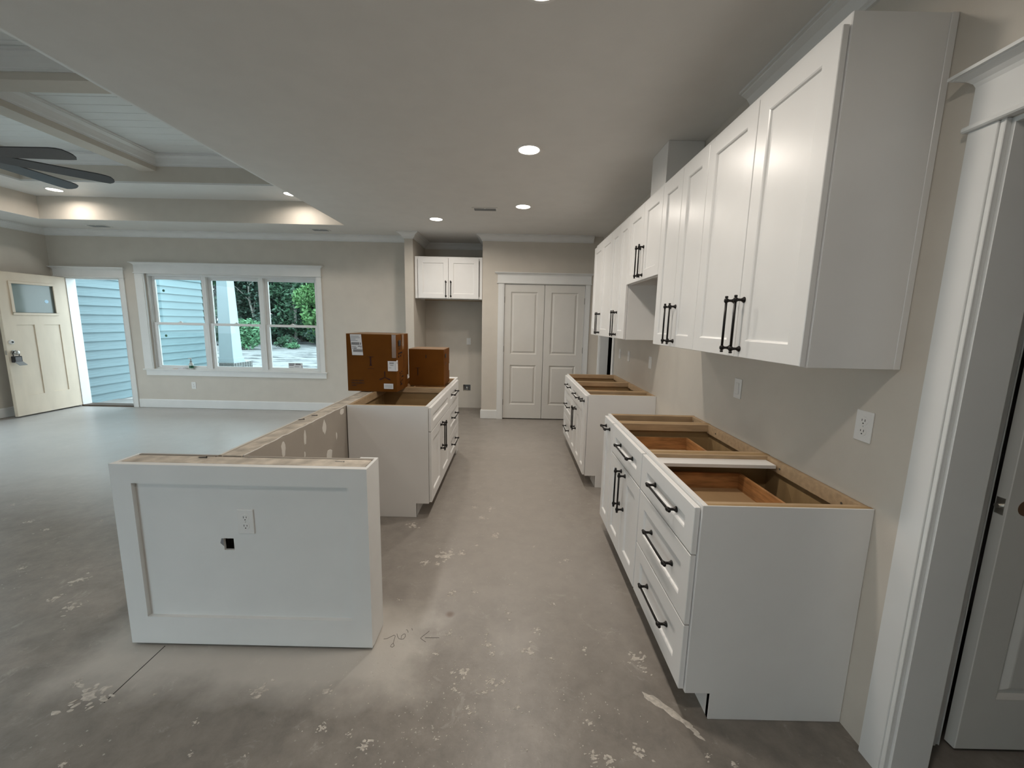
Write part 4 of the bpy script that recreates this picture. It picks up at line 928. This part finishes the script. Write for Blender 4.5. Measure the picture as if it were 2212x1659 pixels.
m = MB(); taper(m, -6.605, -6.292, 9.0, 9.32, .57, -6.535, -6.345, 9.06, 9.26, 3.0); obj('column_shaft', m, COLP, cl)
obj('corner_board', MB().tube([(-6.292, 9.0, .57), (-6.345, 9.06, 3.0)], .008, 6), COLP, cl)
obj('column_plinth', MB().box(-6.615, -6.275, 8.985, 9.345, .50, .575).box(-6.62, -6.262, 8.97, 9.38, .47, .50), COLP, cl, bevel=.004)
obj('pedestal_core', MB().box(-6.60, -6.255, 8.968, 9.57, -.02, .47), MORTAR, cl)
for row in range(2):
    z0 = .395 - row * .082
    bm_ = mesh_of('brick', MB().box(-.034, .034, 0, .022, 0, .068), BRICK); bs_ = mesh_of('brick', MB().box(0, .022, -.034, .034, 0, .068), BRICK)
    for k in range(4): inst('brick', bm_, cl, Matrix.Translation((-6.553 + k * .086, 8.95, z0)))
    for k in range(7): inst('brick', bs_, cl, Matrix.Translation((-6.25, 9.01 + k * .086, z0)))
# trees
def leaves(m, c, rx, ry, rz_, n, size, rg, shell=.55):
    for _ in range(n):
        while True:
            p = Vector((rg.uniform(-1, 1), rg.uniform(-1, 1), rg.uniform(-1, 1)))
            if shell < p.length < 1: break
        q = Vector((c[0] + p.x * rx, c[1] + p.y * ry, c[2] + p.z * rz_))
        s = size * rg.uniform(.6, 1.4); a = Vector((rg.gauss(0, 1), rg.gauss(0, 1), rg.gauss(0, .6))).normalized(); b = a.cross(Vector((rg.gauss(0, 1), rg.gauss(0, 1), rg.gauss(0, 1)))).normalized()
        m.face(q - a * s, q - b * s * .45, q + a * s, q + b * s * .45)
def tree(label, x, y, h, spread_, li, trunk_mat, seed, nleaf=1500, size=.17, low=.35, group='trees beyond the yard', trunk_r=.12, lean=.4):
    rg = random.Random(seed); t = thing('tree', label, 'tree', (x, y, -.5), group)
    m = MB(); pts = []; px, py = x, y
    for i in range(8):
        pts.append((px, py, -.5 + (h + .3) * i / 7)); px += rg.uniform(-1, 1) * lean * .4; py += rg.uniform(-.2, .2)
    m.tube(pts, [trunk_r * (1 - .09 * i) for i in range(8)], 7); obj('trunk', m, trunk_mat, t, smooth=True)
    for q in range(5):
        p0 = Vector(pts[2 + q % 5]); d = Vector((rg.uniform(-1, 1), rg.uniform(-.5, .2), rg.uniform(.1, .7))) * spread_ * .7
        mid_ = p0 + d * .5 + Vector((0, 0, rg.uniform(-.2, .2)))
        obj('branch', MB().tube([p0, mid_, p0 + d], [trunk_r * .4, trunk_r * .28, trunk_r * .12], 5), trunk_mat, t, smooth=True)
    m = MB(); m.keep = True; nc = 22
    for q in range(nc):
        cz = h * rg.uniform(low, 1.0); c = (x + rg.uniform(-1, 1) * spread_ * .75, y + rg.uniform(-.8, .8), cz - .4)
        leaves(m, c, spread_ * rg.uniform(.22, .42), spread_ * .35, h * rg.uniform(.06, .13), nleaf // nc, size, rg, .15)
    obj('foliage', m, LEAF[li], t, kind='stuff')
    return t
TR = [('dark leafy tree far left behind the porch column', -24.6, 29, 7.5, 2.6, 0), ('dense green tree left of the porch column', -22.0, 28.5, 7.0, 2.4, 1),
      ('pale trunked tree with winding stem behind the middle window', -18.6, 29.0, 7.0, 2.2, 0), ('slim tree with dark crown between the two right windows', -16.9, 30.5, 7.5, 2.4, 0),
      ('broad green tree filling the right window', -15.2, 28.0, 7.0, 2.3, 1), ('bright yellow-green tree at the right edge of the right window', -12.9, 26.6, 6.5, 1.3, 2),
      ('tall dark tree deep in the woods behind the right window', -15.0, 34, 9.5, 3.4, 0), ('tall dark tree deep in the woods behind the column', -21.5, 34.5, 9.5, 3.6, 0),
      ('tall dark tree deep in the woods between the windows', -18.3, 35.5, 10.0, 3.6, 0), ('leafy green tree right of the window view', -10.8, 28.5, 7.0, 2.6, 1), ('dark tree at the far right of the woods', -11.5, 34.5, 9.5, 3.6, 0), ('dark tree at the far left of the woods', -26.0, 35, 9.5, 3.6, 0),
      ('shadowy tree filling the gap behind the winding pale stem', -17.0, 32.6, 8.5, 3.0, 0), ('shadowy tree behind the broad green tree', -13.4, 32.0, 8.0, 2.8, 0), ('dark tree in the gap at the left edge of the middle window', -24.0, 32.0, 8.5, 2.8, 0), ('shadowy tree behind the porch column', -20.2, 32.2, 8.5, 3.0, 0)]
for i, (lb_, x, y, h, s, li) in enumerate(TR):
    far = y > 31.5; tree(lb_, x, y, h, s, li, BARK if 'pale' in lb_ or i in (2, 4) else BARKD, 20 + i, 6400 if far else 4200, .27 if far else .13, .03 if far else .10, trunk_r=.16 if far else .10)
def bush(label, x, y, r, h, li, seed, n=1500, size=.1, group='bushes at the edge of the yard'):
    rg = random.Random(seed); t = thing('bush', label, 'bush', (x, y, -.35), group); m = MB(); m.keep = True
    for q in range(7): leaves(m, (x + rg.uniform(-.6, .6) * r, y + rg.uniform(-.5, .5) * r, -.3 + h * rg.uniform(.2, .75)), r * .55, r * .5, h * .35, n // 7, size, rg, .4)
    obj('foliage', m, LEAF[li], t, kind='stuff')
    for q in range(4): obj('stem', MB().tube([(x + .1 * q - .15, y, -.35), (x + rg.uniform(-.5, .5) * r, y + rg.uniform(-.2, .2), h * .6)], [.025, .01], 5), BARKD, t)
bush('bright green rounded bush beside the porch column', -15.1, 22.5, 1.25, 1.75, 3, 50, 3600, .09)
bush('low green bush at the left foot of the trees in the right window', -13.9, 25.0, .9, .65, 1, 51, 1200, .09)
bush('small bright weed clump at the base of the right window trees', -13.0, 23.6, .5, .4, 3, 52, 500, .08)
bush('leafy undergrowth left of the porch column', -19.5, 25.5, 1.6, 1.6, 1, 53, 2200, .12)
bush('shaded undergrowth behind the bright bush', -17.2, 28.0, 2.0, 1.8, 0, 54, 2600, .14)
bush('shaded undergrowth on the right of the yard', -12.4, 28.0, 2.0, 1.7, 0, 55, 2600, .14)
